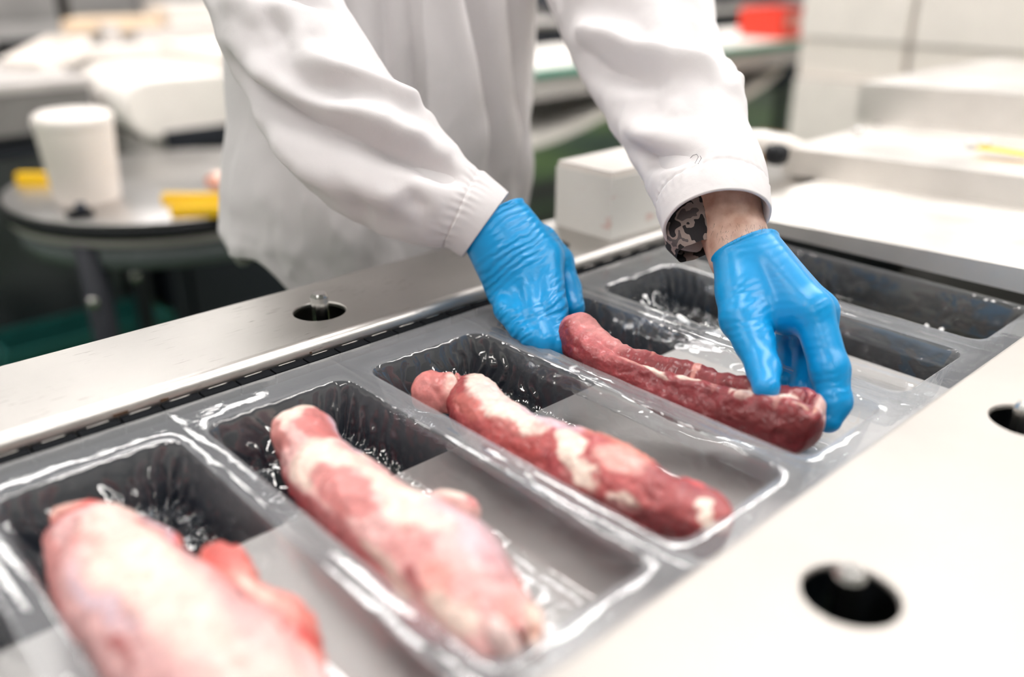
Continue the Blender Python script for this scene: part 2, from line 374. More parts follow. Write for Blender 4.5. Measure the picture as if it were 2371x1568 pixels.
def film_mat(name='clear_film', s1=14, k1=0.25, d1=0.005, ani=(1, 1, 1), base=0.08, dis=0.5):
    m, nt, bs = mat(name); nt.nodes.remove(bs)
    out = nt.nodes['Material Output']
    tr = N(nt, 'ShaderNodeBsdfTransparent'); tr.inputs[0].default_value = (0.965, 0.975, 0.985, 1)
    gl = N(nt, 'ShaderNodeBsdfGlossy'); gl.inputs['Roughness'].default_value = 0.045; gl.inputs[0].default_value = (1, 1, 1, 1)
    df = N(nt, 'ShaderNodeBsdfDiffuse'); df.inputs[0].default_value = (0.80, 0.82, 0.86, 1)
    tl = N(nt, 'ShaderNodeBsdfTranslucent'); tl.inputs[0].default_value = (0.80, 0.82, 0.86, 1)
    md = N(nt, 'ShaderNodeMixShader'); md.inputs[0].default_value = 0.35; nt.links.new(df.outputs[0], md.inputs[1]); nt.links.new(tl.outputs[0], md.inputs[2])
    n1, b1 = noise_bump(nt, None, s1, k1, d1, vec=coords(nt, ani), detail=2, rough=0.4); n1.inputs['Distortion'].default_value = dis
    n2, b2 = noise_bump(nt, None, 140, 0.12, 0.001, detail=3); nt.links.new(b1.outputs[0], b2.inputs['Normal'])
    for sh in (gl,): nt.links.new(b2.outputs[0], sh.inputs['Normal'])
    lw = N(nt, 'ShaderNodeLayerWeight'); nt.links.new(b2.outputs[0], lw.inputs['Normal'])
    fr = N(nt, 'ShaderNodeMath', operation='POWER'); fr.inputs[1].default_value = 5.0; nt.links.new(lw.outputs['Facing'], fr.inputs[0])
    mu = N(nt, 'ShaderNodeMath', operation='MULTIPLY_ADD'); mu.inputs[1].default_value = 0.85; mu.inputs[2].default_value = base; mu.use_clamp = True
    nt.links.new(fr.outputs[0], mu.inputs[0])
    hz = N(nt, 'ShaderNodeAttribute', attribute_name='haze')
    m0 = N(nt, 'ShaderNodeMixShader'); nt.links.new(hz.outputs['Fac'], m0.inputs[0]); nt.links.new(tr.outputs[0], m0.inputs[1]); nt.links.new(md.outputs[0], m0.inputs[2])
    m1 = N(nt, 'ShaderNodeMixShader'); nt.links.new(mu.outputs[0], m1.inputs[0]); nt.links.new(m0.outputs[0], m1.inputs[1]); nt.links.new(gl.outputs[0], m1.inputs[2])
    nt.links.new(m1.outputs[0], out.inputs[0]); return m
M['film'] = film_mat(); M['tray'] = film_mat('formed_tray_film', 15, 0.6, 0.010, (1.6, 1, 1), 0.09, 0.9)
def lamp_mat():
    m, nt, bs = mat('lamp_diffuser'); nt.nodes.remove(bs); e = N(nt, 'ShaderNodeEmission'); e.inputs[0].default_value = LAMP_TINT; e.inputs[1].default_value = LAMP_STRENGTH
    nt.links.new(e.outputs[0], nt.nodes['Material Output'].inputs[0]); return m
M['lamp'] = lamp_mat()

# ------------------------------------------------------------------ the room
X0, X1, Y0, Y1, ZC = -4.0, 9.0, -4.0, 8.0, 3.2
tag(box('floor', X0, X1, Y0, Y1, -0.1, 0, M['floor'], bevel=0), kind='structure')
tag(box('ceiling', X0, X1, Y0, Y1, ZC, ZC+0.1, M['ceil'], bevel=0), kind='structure')
tag(box('wall_back', X0, X1, Y1, Y1+0.1, 0, ZC, M['wall'], bevel=0), kind='structure')
tag(box('wall_front', X0, X1, Y0-0.1, Y0, 0, ZC, M['wall'], bevel=0), kind='structure')
tag(box('wall_left', X0-0.1, X0, Y0, Y1, 0, ZC, M['wall'], bevel=0), kind='structure')
tag(box('wall_right', X1, X1+0.1, Y0, Y1, 0, ZC, M['wall'], bevel=0), kind='structure')
tag(box('baseboard_back', X0, X1, Y1-0.03, Y1, 0, 0.15, M['palegrey'], bevel=0.005), kind='structure')
tag(box('baseboard_right', X1-0.03, X1, Y0, Y1-0.03, 0, 0.15, M['palegrey'], bevel=0.005), kind='structure')
for lx, ly in LAMPS:
    t = empty('ceiling_light'); t.location = (lx, ly, ZC)
    tag(t, 'flat white ceiling light panel above the packing hall', 'light', 'ceiling lights over the packing hall')
    box('frame', -0.78, 0.78, -0.16, 0.16, -0.04, 0.0, M['white'], t)
    box('diffuser', -0.75, 0.75, -0.125, 0.125, -0.05, -0.035, M['lamp'], t, bevel=0)

# ------------------------------------------------------------------ plates with holes, tray cells
def rrect(cx, cy, a, b, r, na, nx, ny):
    """closed contour (ccw) of a rounded rectangle; also the outward tag used to match it to a plain rectangle"""
    P, B = [], []     # B: (kind, fx, fy) -> border point in [-1,1]^2
    def side(p, q, n, bp, bq):
        for k in range(n):
            t = (k+1)/(n+1); P.append((p[0]+(q[0]-p[0])*t, p[1]+(q[1]-p[1])*t)); B.append((bp[0]+(bq[0]-bp[0])*t, bp[1]+(bq[1]-bp[1])*t))
    ia, ib = (a-r)/a, (b-r)/b
    ia, ib = max(ia, 0.55), max(ib, 0.55)
    def arc(sx, sy, a0, bs):
        for k in range(na):
            q = a0+math.pi/2*k/(na-1); P.append((cx+sx*(a-r)+r*math.cos(q), cy+sy*(b-r)+r*math.sin(q)))
            t = k/(na-1)*2
            p0, p1, p2 = bs
            B.append(tuple(p0[i]+(p1[i]-p0[i])*t for i in (0, 1)) if t <= 1 else tuple(p1[i]+(p2[i]-p1[i])*(t-1) for i in (0, 1)))
    arc(1, 1, 0, ((1, ib), (1, 1), (ia, 1)))
    side((cx+a-r, cy+b), (cx-a+r, cy+b), nx, (ia, 1), (-ia, 1))
    arc(-1, 1, math.pi/2, ((-ia, 1), (-1, 1), (-1, ib)))
    side((cx-a, cy+b-r), (cx-a, cy-b+r), ny, (-1, ib), (-1, -ib))
    arc(-1, -1, math.pi, ((-1, -ib), (-1, -1), (-ia, -1)))
    side((cx-a+r, cy-b), (cx+a-r, cy-b), nx, (-ia, -1), (ia, -1))
    arc(1, -1, 1.5*math.pi, ((ia, -1), (1, -1), (1, -ib)))
    side((cx+a, cy-b+r), (cx+a, cy+b-r), ny, (1, -ib), (1, ib))
    return np.array(P), np.array(B)
def border(B, x0, x1, y0, y1):
    return np.stack([x0+(B[:, 0]+1)/2*(x1-x0), y0+(B[:, 1]+1)/2*(y1-y0)], 1)
def holed_plate(cells, z, zb, rim=0.0015):
    """cells: (x0,x1,y0,y1, hole or None) hole=(hx,hy,r): top faces + hole walls"""
    V, Fc = [], []
    for x0, x1, y0, y1, h in cells:
        b = len(V)
        if h is None:
            V += [(x0, y0, z), (x1, y0, z), (x1, y1, z), (x0, y1, z)]; Fc.append((b, b+1, b+2, b+3)); continue
        P, B = rrect(h[0], h[1], h[2], h[2], h[2]*0.999, 13, 1, 1); n = len(P)
        Q = border(B, x0, x1, y0, y1)
        cc = np.array(h[:2])
        rings = [(Q, z), (cc+(P-cc)*1.04, z), (P, z-rim), (P, zb)]
        for R, zz in rings: V += [(p[0], p[1], zz) for p in R]
        for k in range(3):
            for i in range(n): j = (i+1) % n; Fc.append((b+k*n+j, b+k*n+i, b+(k+1)*n+i, b+(k+1)*n+j))
    return V, Fc

# ------------------------------------------------------------------ packaging machine
RT = ZF+0.013                                  # rail top
YG, YO = 0.667, 0.803                          # rail inner and outer edge
XA, XB = -0.9, 1.6
mach = empty('packaging_machine'); mach.location = (0.4, 0.45, 0)
tag(mach, 'stainless steel thermoforming packaging machine with side rail, film channel and cover plate', 'machine')
def into(o, parent):                           # parent while keeping world coordinates baked in the mesh
    o.parent = parent; o.matrix_parent_inverse = Matrix.Translation(-Vector(parent.location)); return o
HR = 0.0255
holes = [0.089+0.0, 0.409, 0.729]
RB = 0.011                                     # rounded inner edge of the rail
cells = [(XA, 0.35, YG+RB, YO, None), (0.35, 0.47, YG+RB, YO, (0.409, 0.729, HR)), (0.47, 0.66, YG+RB, YO, None),
         (0.66, 0.79, YG+RB, YO, (0.728, 0.729, HR)), (0.79, XB, YG+RB, YO, None)]
V, Fc = holed_plate(cells, RT, RT-0.004)
b = len(V)
prof = [(YG+RB-RB*math.sin(q), RT-RB+RB*math.cos(q)) for q in np.linspace(0, math.pi/2, 8)]+[(YG, ZF-0.055)]
for x in (XA, XB): V += [(x, y, z) for y, z in prof]
n = len(prof)
for k in range(n-1): Fc.append((b+k, b+k+1, b+n+k+1, b+n+k))
b = len(V); V += [(XA, YO, RT), (XB, YO, RT), (XB, YO, ZF-0.06), (XA, YO, ZF-0.06)]; Fc.append((b, b+1, b+2, b+3))
o = into(obj('side_rail', V, Fc, M['rail']), mach)
# auto smooth only the rounded edge
for p in o.data.polygons: p.use_smooth = abs(p.normal.y) > 0.05 and abs(p.normal.z) > 0.05
# cover plate on the near side
YP = 0.2365; PT = ZF+0.011
hp = [(0.406, 0.163), (0.692, 0.171), (0.978, 0.171)]
cells = []; xs = [XA, 0.33, 0.48, 0.62, 0.765, 0.91, 1.05, XB]
for i in range(len(xs)-1):
    h = hp[i//2]+(HR+0.001,) if i % 2 == 1 else None
    cells.append((xs[i], xs[i+1], 0.06, YP-0.004, h))
cells.append((XA, XB, -0.35, 0.06, None))
V, Fc = holed_plate(cells, PT, PT-0.004)
b = len(V)
prof = [(YP-0.004+0.004*math.sin(q), PT-0.004+0.004*math.cos(q)) for q in np.linspace(0, math.pi/2, 5)]+[(YP, ZF-0.055)]
for x in (XA, XB): V += [(x, y, z) for y, z in prof]
n = len(prof)
for k in range(n-1): Fc.append((b+n+k, b+n+k+1, b+k+1, b+k))
o = into(obj('cover_plate', V, Fc, M['plate'], smooth=False), mach)
into(box('dark_underlay', XA, XB, YG+0.002, YO-0.002, ZF-0.14, ZF-0.13, M['dark'], bevel=0), mach)  # near-black sheets added as the shade inside the rail and plate holes
into(box('dark_underlay', XA, XB, -0.34, YP-0.006, ZF-0.14, ZF-0.13, M['dark'], bevel=0), mach)
# guide pins standing in the holes
def pin(x, y, ztop):
    pr = [(0.0085, -0.09), (0.0085, -0.004), (0.0078, -0.0025), (0.0065, 0.0)]
    o = lathe('guide_pin', pr, (x, y, ztop), M['pin'], n=12); o.data.polygons.foreach_set('use_smooth', [False]*len(o.data.polygons))
    into(o, mach); return o
pin(0.411, 0.731, RT+0.018); pin(0.728, 0.731, RT+0.018)
for x, y in hp[:2]: pin(x+0.004, y+0.004, PT+0.012)
M['grime'] = plain('dried_grime', (0.10, 0.055, 0.03), 0.7)
for px, py, l, wdt in ((378, 927, 0.0022, 0.0012), (290, 969, 0.006, 0.0011), (380, 918, 0.0012, 0.0008), (716, 815, 0.0010, 0.0008)):
    q_ = atz(px, py, ZF+0.003); q_[1] = YG
    into(box('grime_speck', q_[0]-l, q_[0]+l, YG-0.0006, YG+0.0002, q_[2]-wdt, q_[2]+wdt, M['grime'], bevel=0.0003, seg=1), mach)
# film bed below the trays: steel slide plate on the near half, dark cavity behind
ZB = ZF-0.049
into(box('slide_plate', XA, 0.83, 0.245, 0.515, ZB-0.008, ZB, M['bed'], bevel=0.001), mach)
into(box('channel_floor', XA, XB, 0.24, YG, ZF-0.20, ZF-0.19, M['dark'], bevel=0), mach)
into(box('channel_wall', XA, XB, YG-0.006, YG, ZF-0.19, ZF-0.012, M['bluedark'], bevel=0), mach)
into(box('channel_wall', XA, XB, YP, YP+0.003, ZF-0.19, ZF-0.012, M['bluedark'], bevel=0), mach)
into(box('side_panel', XA, XB, 0.70, 0.79, 0.12, ZF-0.06, M['greysteel'], bevel=0.004), mach)
into(box('side_panel', XA, XB, -0.3, -0.2, 0.12, ZF-0.06, M['greysteel'], bevel=0.004), mach)
for x in (-0.6, 0.5, 1.4):
    for y in (-0.22, 0.74):
        into(box('machine_foot', x-0.04, x+0.04, y-0.04, y+0.04, 0, 0.12, M['darksteel'], bevel=0.004), mach)
# gripper chain along the rail
chain = empty('gripper_chain'); chain.location = (0.4, 0.6605, ZF)
tag(chain, 'black gripper chain in the gap between side rail and film', 'chain')
lk_me = clip_me = None
x = -0.49
while x < 0.97:
    if lk_me is None:
        a = box('chain_link', -0.0155, 0.0155, -0.006, 0.006, -0.010, 0.0, M['chain'], bevel=0.001); lk_me = a.data
        c = box('clip', -0.0082, 0.0082, 0.0028, 0.0042, 0.0, 0.0013, M['pin'], bevel=0); clip_me = c.data
    else:
        a = bpy.data.objects.new('chain_link', lk_me); c = bpy.data.objects.new('clip', clip_me); COL.objects.link(a); COL.objects.link(c)
    a.parent = chain; a.location = (x-0.4, 0.0, 0.0005); c.parent = a
    x += 0.033

# formed film web and its trays
TR = [(-0.229, -0.0975), (-0.0765, 0.055), (0.0763, 0.2075), (0.2287, 0.360), (0.3812, 0.5124), (0.5336, 0.6580), (0.6870, 0.8130), (0.8480, 0.9720)]
YF0, YF1 = 0.264, 0.609; YW0, YW1 = 0.238, 0.6535
web = empty('formed_film'); web.location = (0.4, 0.44, ZF)
tag(web, 'clear formed plastic film with a row of deep trays running between rail and plate', 'film')
WV, WF, WH = [], [], []
for i, (xa, xb) in enumerate(TR):
    cx, cy = (xa+xb)/2, (YF0+YF1)/2; a, bb = (xb-xa)/2, (YF1-YF0)/2; r = 0.017
    L = xa-(xa-TR[i-1][1])/2 if i else xa-0.01
    Rr = xb+(TR[i+1][0]-xb)/2 if i < len(TR)-1 else xb+0.006
    na, nx, ny = 21, 46, 128
    P0, B = rrect(cx, cy, a, bb, r, na, nx, ny); n = len(P0)
    # web ring
    Q = border(B, L, Rr, YW0, YW1); base = len(WV)
    for t in (0, 0.25, 0.5, 0.75, 0.93, 1.0):
        R2 = Q+(P0-Q)*t
        zz = 0.0006*np.sin(t*math.pi)+0.0005*fbm(np.stack([R2[:, 0]*40, R2[:, 1]*40, R2[:, 0]*0+i], 1), 2)*(1 if 0 < t < 1 else 0)
        if t == 1.0: zz = zz-0.0004
        WV += [(p[0]-0.4, p[1]-0.44, z) for p, z in zip(R2, zz)]; WH += [0.27 if t < 0.9 else 0.32]*n
    for k in range(5):
        for q in range(n): j = (q+1) % n; WF.append((base+k*n+j, base+k*n+q, base+(k+1)*n+q, base+(k+1)*n+j))
    # pocket
    lev = [(0, -0.0004), (0.0012, -0.0016), (0.0022, -0.004)]
    for t in np.linspace(0.08, 1, 22): lev.append((0.0022+0.0078*t, -0.004-0.033*t))
    for q in np.linspace(0.2, 1, 6): lev.append((0.010+0.009*(1-math.cos(q*math.pi/2)), -0.037-0.0085*math.sin(q*math.pi/2)))
    for t in np.linspace(0.12, 0.97, 16): lev.append((0.019+(a-0.0195)*t, -0.0455))
    PV, PF, PH = [], [], []
    rim = P0.copy()
    e_far = sstep(0.12, 0.172, rim[:, 1]-cy); e_near = sstep(0.14, 0.172, cy-rim[:, 1])
    ang = np.arange(n); AL = np.concatenate([[0], np.cumsum(np.linalg.norm(np.diff(rim, axis=0), axis=1))])
    seed = i*7.7
    for k, (ins, z) in enumerate(lev):
        ins2 = min(ins, a-0.0006); rr = max(r-ins2*0.6, 0.0006)
        rr = min(rr, a-ins2)*0.999
        P, _ = rrect(cx, cy, a-ins2, bb-ins2, max(rr, 1e-4), na, nx, ny)
        v = np.clip(-z/0.0455, 0, 1); wallness = v*(1-sstep(0.019, 0.035, ins))
        inward = np.array([cx, cy])-P; inward[:, 1] *= 0.35; inward /= np.linalg.norm(inward, axis=1)[:, None]+1e-9
        # folds radiating down from the far and near corners, soft bulges elsewhere
        cor = np.exp(-((np.abs(rim[:, 0]-cx)-a+0.008)/0.026)**2)*np.exp(-((rim[:, 1]-cy-bb+0.02)/0.075)**2)
        fold = np.abs(np.sin(AL*math.pi/0.0165+seed+2.6*fbm(np.stack([AL*30, ang*0+k*0.06, ang*0+seed], 1), 3)))**1.6-0.4
        disp = wallness*((0.011*cor+0.006*e_far+0.0018*e_near)*fold+0.0014*fbm(np.stack([rim[:, 0]*45, rim[:, 1]*22, ang*0+k*0.10+seed], 1), 3))
        # the shrunken film pulls the far end wall inwards
        disp = disp+wallness*0.026*np.exp(-((rim[:, 0]-cx)/(a*0.7))**2)*e_far*v
        P = P+inward*disp[:, None]
        zz = z+0*P[:, 0]
        fl = sstep(0.017, 0.03, ins)
        zz = zz+fl*(0.010*sstep(0.09, 0.16, P[:, 1]-cy)*(1-np.abs(P[:, 0]-cx)/a*0.8)+0.0010*(1+fbm(np.stack([P[:, 0]*26, P[:, 1]*12, 0*ang+seed], 1), 3)))
        for sgx in (-1, 1):
            dx, dy = (P[:, 0]-cx)*sgx-a+0.012, cy+bb-0.012-P[:, 1]; rr_ = np.hypot(dx, dy); fi = np.arctan2(-dx, dy+1e-6)
            zz = zz+fl*0.0065*np.abs(np.sin(fi*7+seed+sgx+2.0*fbm(np.stack([P[:, 0]*20, P[:, 1]*20, 0*ang+seed], 1), 2)))**2.5*np.exp(-((rr_-0.035)/0.045)**2)
        PV += [(p[0]-0.4, p[1]-0.44, q) for p, q in zip(P, zz)]
        PH += [0.14*(1-v)**1.5+0.012]*n if fl < 0.5 else [0.014]*n
    K = len(lev)
    for k in range(K-1):
        for q in range(n): j = (q+1) % n; PF.append((k*n+j, k*n+q, (k+1)*n+q, (k+1)*n+j))
    PF.append(tuple(range((K-1)*n, K*n))[::-1])
    obj('tray', PV, PF, M['tray'], web, haze=PH)
obj('web', WV, WF, M['film'], web, haze=WH)

# ------------------------------------------------------------------ stations at the far end of the machine
st = empty('sealing_station'); st.location = (1.3, 0.4, ZF)
tag(st, 'stepped stainless steel sealing station with flat top beyond the last tray', 'machine')
XA1 = 0.979
def slab(name, xf, xb, yl, yr, zl0, zr0, zl1, zr1, m, bevel=0.004):
    # yl is the far (left) end, yr the near end; heights differ because the covers lean slightly
    p = [(xf, yr, zr0), (xb, yr, zr0), (xb, yl, zl0), (xf, yl, zl0), (xf, yr, zr1), (xb, yr, zr1), (xb, yl, zl1), (xf, yl, zl1)]
    return into(hexa(name, p, m, bevel=bevel), st)
slab('base_cover', XA1, 2.4, 0.662, -0.12, 0.9575, 0.966, 0.9725, 1.004, M['cover'])
slab('middle_cover', 1.25, 2.3, 0.731, -0.10, 0.968, 1.000, 1.0095, 1.040, M['cover'])
slab('top_lid', 1.55, 2.15, 0.775, -0.10, 1.010, 1.036, 1.076, 1.102, M['cover'], 0.005)
slab('lid_slot', 1.56, 2.1, 0.74, -0.08, 0.999, 1.03, 1.012, 1.042, M['dark'], 0)
slab('inner_deck', 1.47, 1.56, 0.70, -0.08, 1.004, 1.034, 1.014, 1.044, M['cover'], 0.002)
for (px, py) in ((2248, 338), (2282, 334), (1988, 304)):
    p = atz(px, py, 1.022); into(lathe('bolt', [(0.007, -0.006), (0.007, 0.004), (0.004, 0.007)], p, M['pin'], n=8), st)
for (px, py, w) in ((2325, 350, 0.035),):
    p = atz(px, py, 1.0305); into(box('yellow_sticker', p[0]-0.012, p[0]+0.012, p[1]-w, p[1]+w, p[2]-0.001, p[2]+0.0012, M['yellow'], bevel=0), st)
p = at(1798, 358, 1.30)
o = into(lathe('knob', [(0.010, -0.014), (0.017, -0.010), (0.019, 0.0), (0.017, 0.010), (0.010, 0.014)], p, M['black'], n=20), st)
o['label'] = 'black round knob'

# white box standing on the rail
wb = empty('white_box'); wb.location = (0.95, 0.83, RT)
tag(wb, 'white plastic box with faint red smears standing behind the sleeve on the rail', 'box')
def smear_mat():
    m, nt, bs = mat('smeared_white_plastic')
    n = N(nt, 'ShaderNodeTexNoise'); n.inputs['Scale'].default_value = 16; n.inputs['Detail'].default_value = 4; nt.links.new(coords(nt, (1, 1, 2.2)), n.inputs['Vector'])
    r = N(nt, 'ShaderNodeValToRGB'); e = r.color_ramp.elements; e[0].position = 0.60; e[0].color = (0.88, 0.86, 0.81, 1); e[1].position = 0.72; e[1].color = (0.72, 0.33, 0.27, 1)
    nt.links.new(n.outputs['Fac'], r.inputs[0]); nt.links.new(r.outputs[0], bs.inputs['Base Color']); bs.inputs['Roughness'].default_value = 0.4; return m
M['smear'] = smear_mat()
into(box('body', 0.796, 1.03, 0.690, 0.785, RT, 1.040, M['smear'], bevel=0.010, seg=4), wb)
into(box('lid', 0.798, 1.028, 0.692, 0.783, 1.036, 1.047, M['white'], bevel=0.006, seg=3), wb)
hose = tube('white_hose', [at(1640, 350, 1.36), at(1700, 330, 1.36), at(1760, 328, 1.37), at(1815, 338, 1.39), at(1870, 362, 1.41)], 0.018, M['white'], n=14)
tag(hose, 'short white hose curving down onto the far cover beside the black knob', 'hose')

# ------------------------------------------------------------------ meat
C_DARK, C_MUS, C_PINK, C_MEMB, C_FAT, C_LIL, C_RED, C_BLACK = (lin(112, 36, 42), lin(160, 66, 70), lin(202, 128, 124), lin(222, 182, 180),
    lin(236, 214, 200), lin(205, 182, 194), lin(205, 52, 52), lin(45, 12, 12))
def loft(ctrl, n, m, seed, bumps=(), rough=0.004, fine=0.0012, e0=0.08, e1=0.08, sq=2.3, flat=0.7, smin_z=None):
    """ctrl rows: pixel x, pixel y, width in pixels, half height (m), centre height over the film plane (m)"""
    W = []
    for px, py, w, hh, zc in ctrl:
        c = atz(px, py, ZF+zc); W.append((*c, w/2*depth(c)/F_PX, hh))
    S = spline(W, n); c = S[:, :3]; hw = S[:, 3]; hh = S[:, 4]
    T = np.gradient(c, axis=0); T /= np.linalg.norm(T, axis=1)[:, None]
    Sd = np.cross(np.array([0, 0, 1.0]), T); Sd /= np.linalg.norm(Sd, axis=1)[:, None]; Up = np.cross(T, Sd)
    s = np.linspace(0, 1, n)
    end = np.minimum(np.clip(s/e0, 0, 1), np.clip((1-s)/e1, 0, 1)); end = np.sqrt(np.clip(1-(1-end)**2, 0, 1))
    end = np.maximum(end, 0.02)
    th = np.linspace(0, 2*math.pi, m, endpoint=False)
    ct, sn = np.cos(th), np.sin(th)
    X = np.sign(ct)*np.abs(ct)**(2/sq); Z = np.sign(sn)*np.abs(sn)**(2/sq); Z = np.where(Z < 0, Z*flat, Z)
    a = (th-math.pi/2+math.pi) % (2*math.pi)-math.pi; t = -a/(math.pi/2)
    ss = np.repeat(s, m); tt = np.tile(t, n)
    off = Sd[:, None, :]*(X[None, :, None]*(hw*end)[:, None, None])+Up[:, None, :]*(Z[None, :, None]*(hh*end)[:, None, None])
    P = (c[:, None, :]+off).reshape(-1, 3)
    nr = off.reshape(-1, 3); nr = nr/(np.linalg.norm(nr, axis=1)[:, None]+1e-9)
    rg = 1-2*np.abs(fbm(P*np.array([42, 30, 42])+seed+4, 3))
    d = 1.3*rough*fbm(P*30+seed, 4)+(0.9*rough+0.001)*fbm(P*13+seed, 2)+fine*1.3*fbm(P*130+seed, 3)-0.18*rough*np.clip(rg-0.72, 0, 1)/0.28
    for s0, t0, rs, rt, amp in bumps:
        q = np.exp(-((ss-s0)/rs)**2-((tt-t0)/rt)**2); d = d+amp*q
    P = P+nr*(d*np.repeat(end, m))[:, None]
    if smin_z is not None: P[:, 2] = np.maximum(P[:, 2], ZF+smin_z+0.0004*fbm(P*60, 2))
    Fc = []
    i = np.arange(n-1)[:, None]*m+np.arange(m)[None, :]; j = np.arange(n-1)[:, None]*m+(np.arange(m)[None, :]+1) % m
    Fc = np.stack([i, i+m, j+m, j], -1).reshape(-1, 4)
    return P, Fc, ss, tt
def paint(P, ss, tt, base, under, blobs, seed, warp=0.10, grain=0.12):
    n = len(P)
    c = np.tile(base, (n, 1))
    w1 = fbm(P*30+seed, 4); w2 = fbm(P*30+seed+50, 4); w3 = fbm(P*62+seed+9, 5); w4 = fbm(P*210+seed+3, 3)
    c = c*(1+0.22*w1+grain*w4)[:, None]
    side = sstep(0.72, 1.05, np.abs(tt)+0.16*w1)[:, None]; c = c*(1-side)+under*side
    S = ss+warp*0.35*w1+0.025*w3; Tt = tt+warp*2.4*w2+0.10*w3
    for s0, t0, rs, rt, col, st, soft in blobs:
        soft = soft*0.6; d = np.sqrt(((S-s0)/rs)**2+((Tt-t0)/rt)**2)+0.34*w3+0.16*w4
        k = (st*(1-sstep(1-soft, 1+soft, d)))[:, None]
        c = c*(1-k)+np.asarray(col)*(1+0.10*w4+0.08*w3)[:, None]*k
    return np.clip(c, 0.001, 1)
def meat(name, label, pieces):
    VV, FF, CC, b = [], [], [], 0
    for ctrl, n, m, seed, lk, base, under, blobs, pk in pieces:
        P, Fc, ss, tt = loft(ctrl, n, m, seed, **lk); VV.append(P); FF.append(Fc+b); CC.append(paint(P, ss, tt, base, under, blobs, seed, **pk)); b += len(P)
    V = np.vstack(VV); cen = V.mean(0); cen[2] = V[:, 2].min()
    o = obj(name, V-cen, np.vstack(FF), M['meat'], col=np.vstack(CC)); o.location = cen
    return tag(o, label, 'meat', 'raw pork cuts in the film trays')
FL = -0.0425
# nearest cut, cropped by the lower edge of the picture
meat('pork_cut', 'pale pink raw pork cut cropped by the lower edge, in the nearest left tray', [
 ([(215, 1232, 170, 0.020, -0.018), (240, 1275, 245, 0.025, -0.016), (302, 1348, 310, 0.029, -0.013), (390, 1445, 345, 0.030, -0.012), (490, 1550, 380, 0.031, -0.012), (590, 1655, 380, 0.029, -0.014), (660, 1750, 300, 0.025, -0.018), (700, 1800, 200, 0.020, -0.022)],
  320, 150, 3.1, dict(bumps=[(0.30, 0.15, 0.2, 0.3, 0.005), (0.6, 0.55, 0.35, 0.10, -0.006), (0.05, -0.5, 0.06, 0.4, 0.006)], smin_z=FL, e0=0.07),
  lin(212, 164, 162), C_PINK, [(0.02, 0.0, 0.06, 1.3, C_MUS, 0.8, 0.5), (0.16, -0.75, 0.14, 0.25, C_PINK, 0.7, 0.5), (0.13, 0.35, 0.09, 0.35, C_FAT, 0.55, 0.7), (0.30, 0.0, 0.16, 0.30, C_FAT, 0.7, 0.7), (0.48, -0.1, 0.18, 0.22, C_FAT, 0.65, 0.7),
   (0.2, -0.25, 0.05, 0.2, C_PINK, 0.5, 0.6), (0.30, 0.55, 0.22, 0.10, C_LIL, 0.9, 0.6), (0.24, 0.42, 0.05, 0.12, C_PINK, 0.8, 0.5), (0.40, 0.78, 0.30, 0.14, lin(222, 120, 110), 0.85, 0.5), (0.33, 0.85, 0.08, 0.1, C_FAT, 0.8, 0.5), (0.27, 0.66, 0.05, 0.06, C_RED, 0.6, 0.6), (0.55, 0.62, 0.12, 0.04, C_DARK, 0.8, 0.5), (0.38, -0.45, 0.10, 0.08, C_LIL, 0.7, 0.6), (0.5, -0.6, 0.05, 0.06, C_MUS, 0.7, 0.5), (0.8, 0.0, 0.15, 0.6, C_FAT, 0.5, 0.7)], dict()),
 ([(135, 1235, 60, 0.014, -0.016), (175, 1212, 84, 0.016, -0.010), (235, 1205, 84, 0.016, -0.008), (300, 1212, 60, 0.012, -0.010)], 90, 60, 8.2, dict(e0=0.3, e1=0.3), lin(208, 120, 112), C_MUS, [(0.3, 0.2, 0.2, 0.5, C_FAT, 0.5, 0.6), (0.7, 0, 0.2, 0.7, C_RED, 0.5, 0.6)], dict()),
 ([(470, 1290, 60, 0.018, -0.020), (540, 1360, 90, 0.020, -0.018), (610, 1440, 120, 0.020, -0.018), (680, 1500, 120, 0.018, -0.018), (715, 1540, 90, 0.018, -0.016), (735, 1600, 80, 0.016, -0.02)], 140, 60, 5.5, dict(e0=0.2, e1=0.3, rough=0.007, fine=0.002), lin(226, 140, 130), lin(216, 100, 92),
  [(0.35, -0.2, 0.15, 0.4, C_FAT, 0.7, 0.6), (0.15, 0.0, 0.10, 0.6, lin(205, 85, 80), 0.7, 0.6), (0.75, 0.2, 0.10, 0.6, C_RED, 0.8, 0.5), (0.9, -0.3, 0.1, 0.5, C_FAT, 0.6, 0.6)], dict()),
])
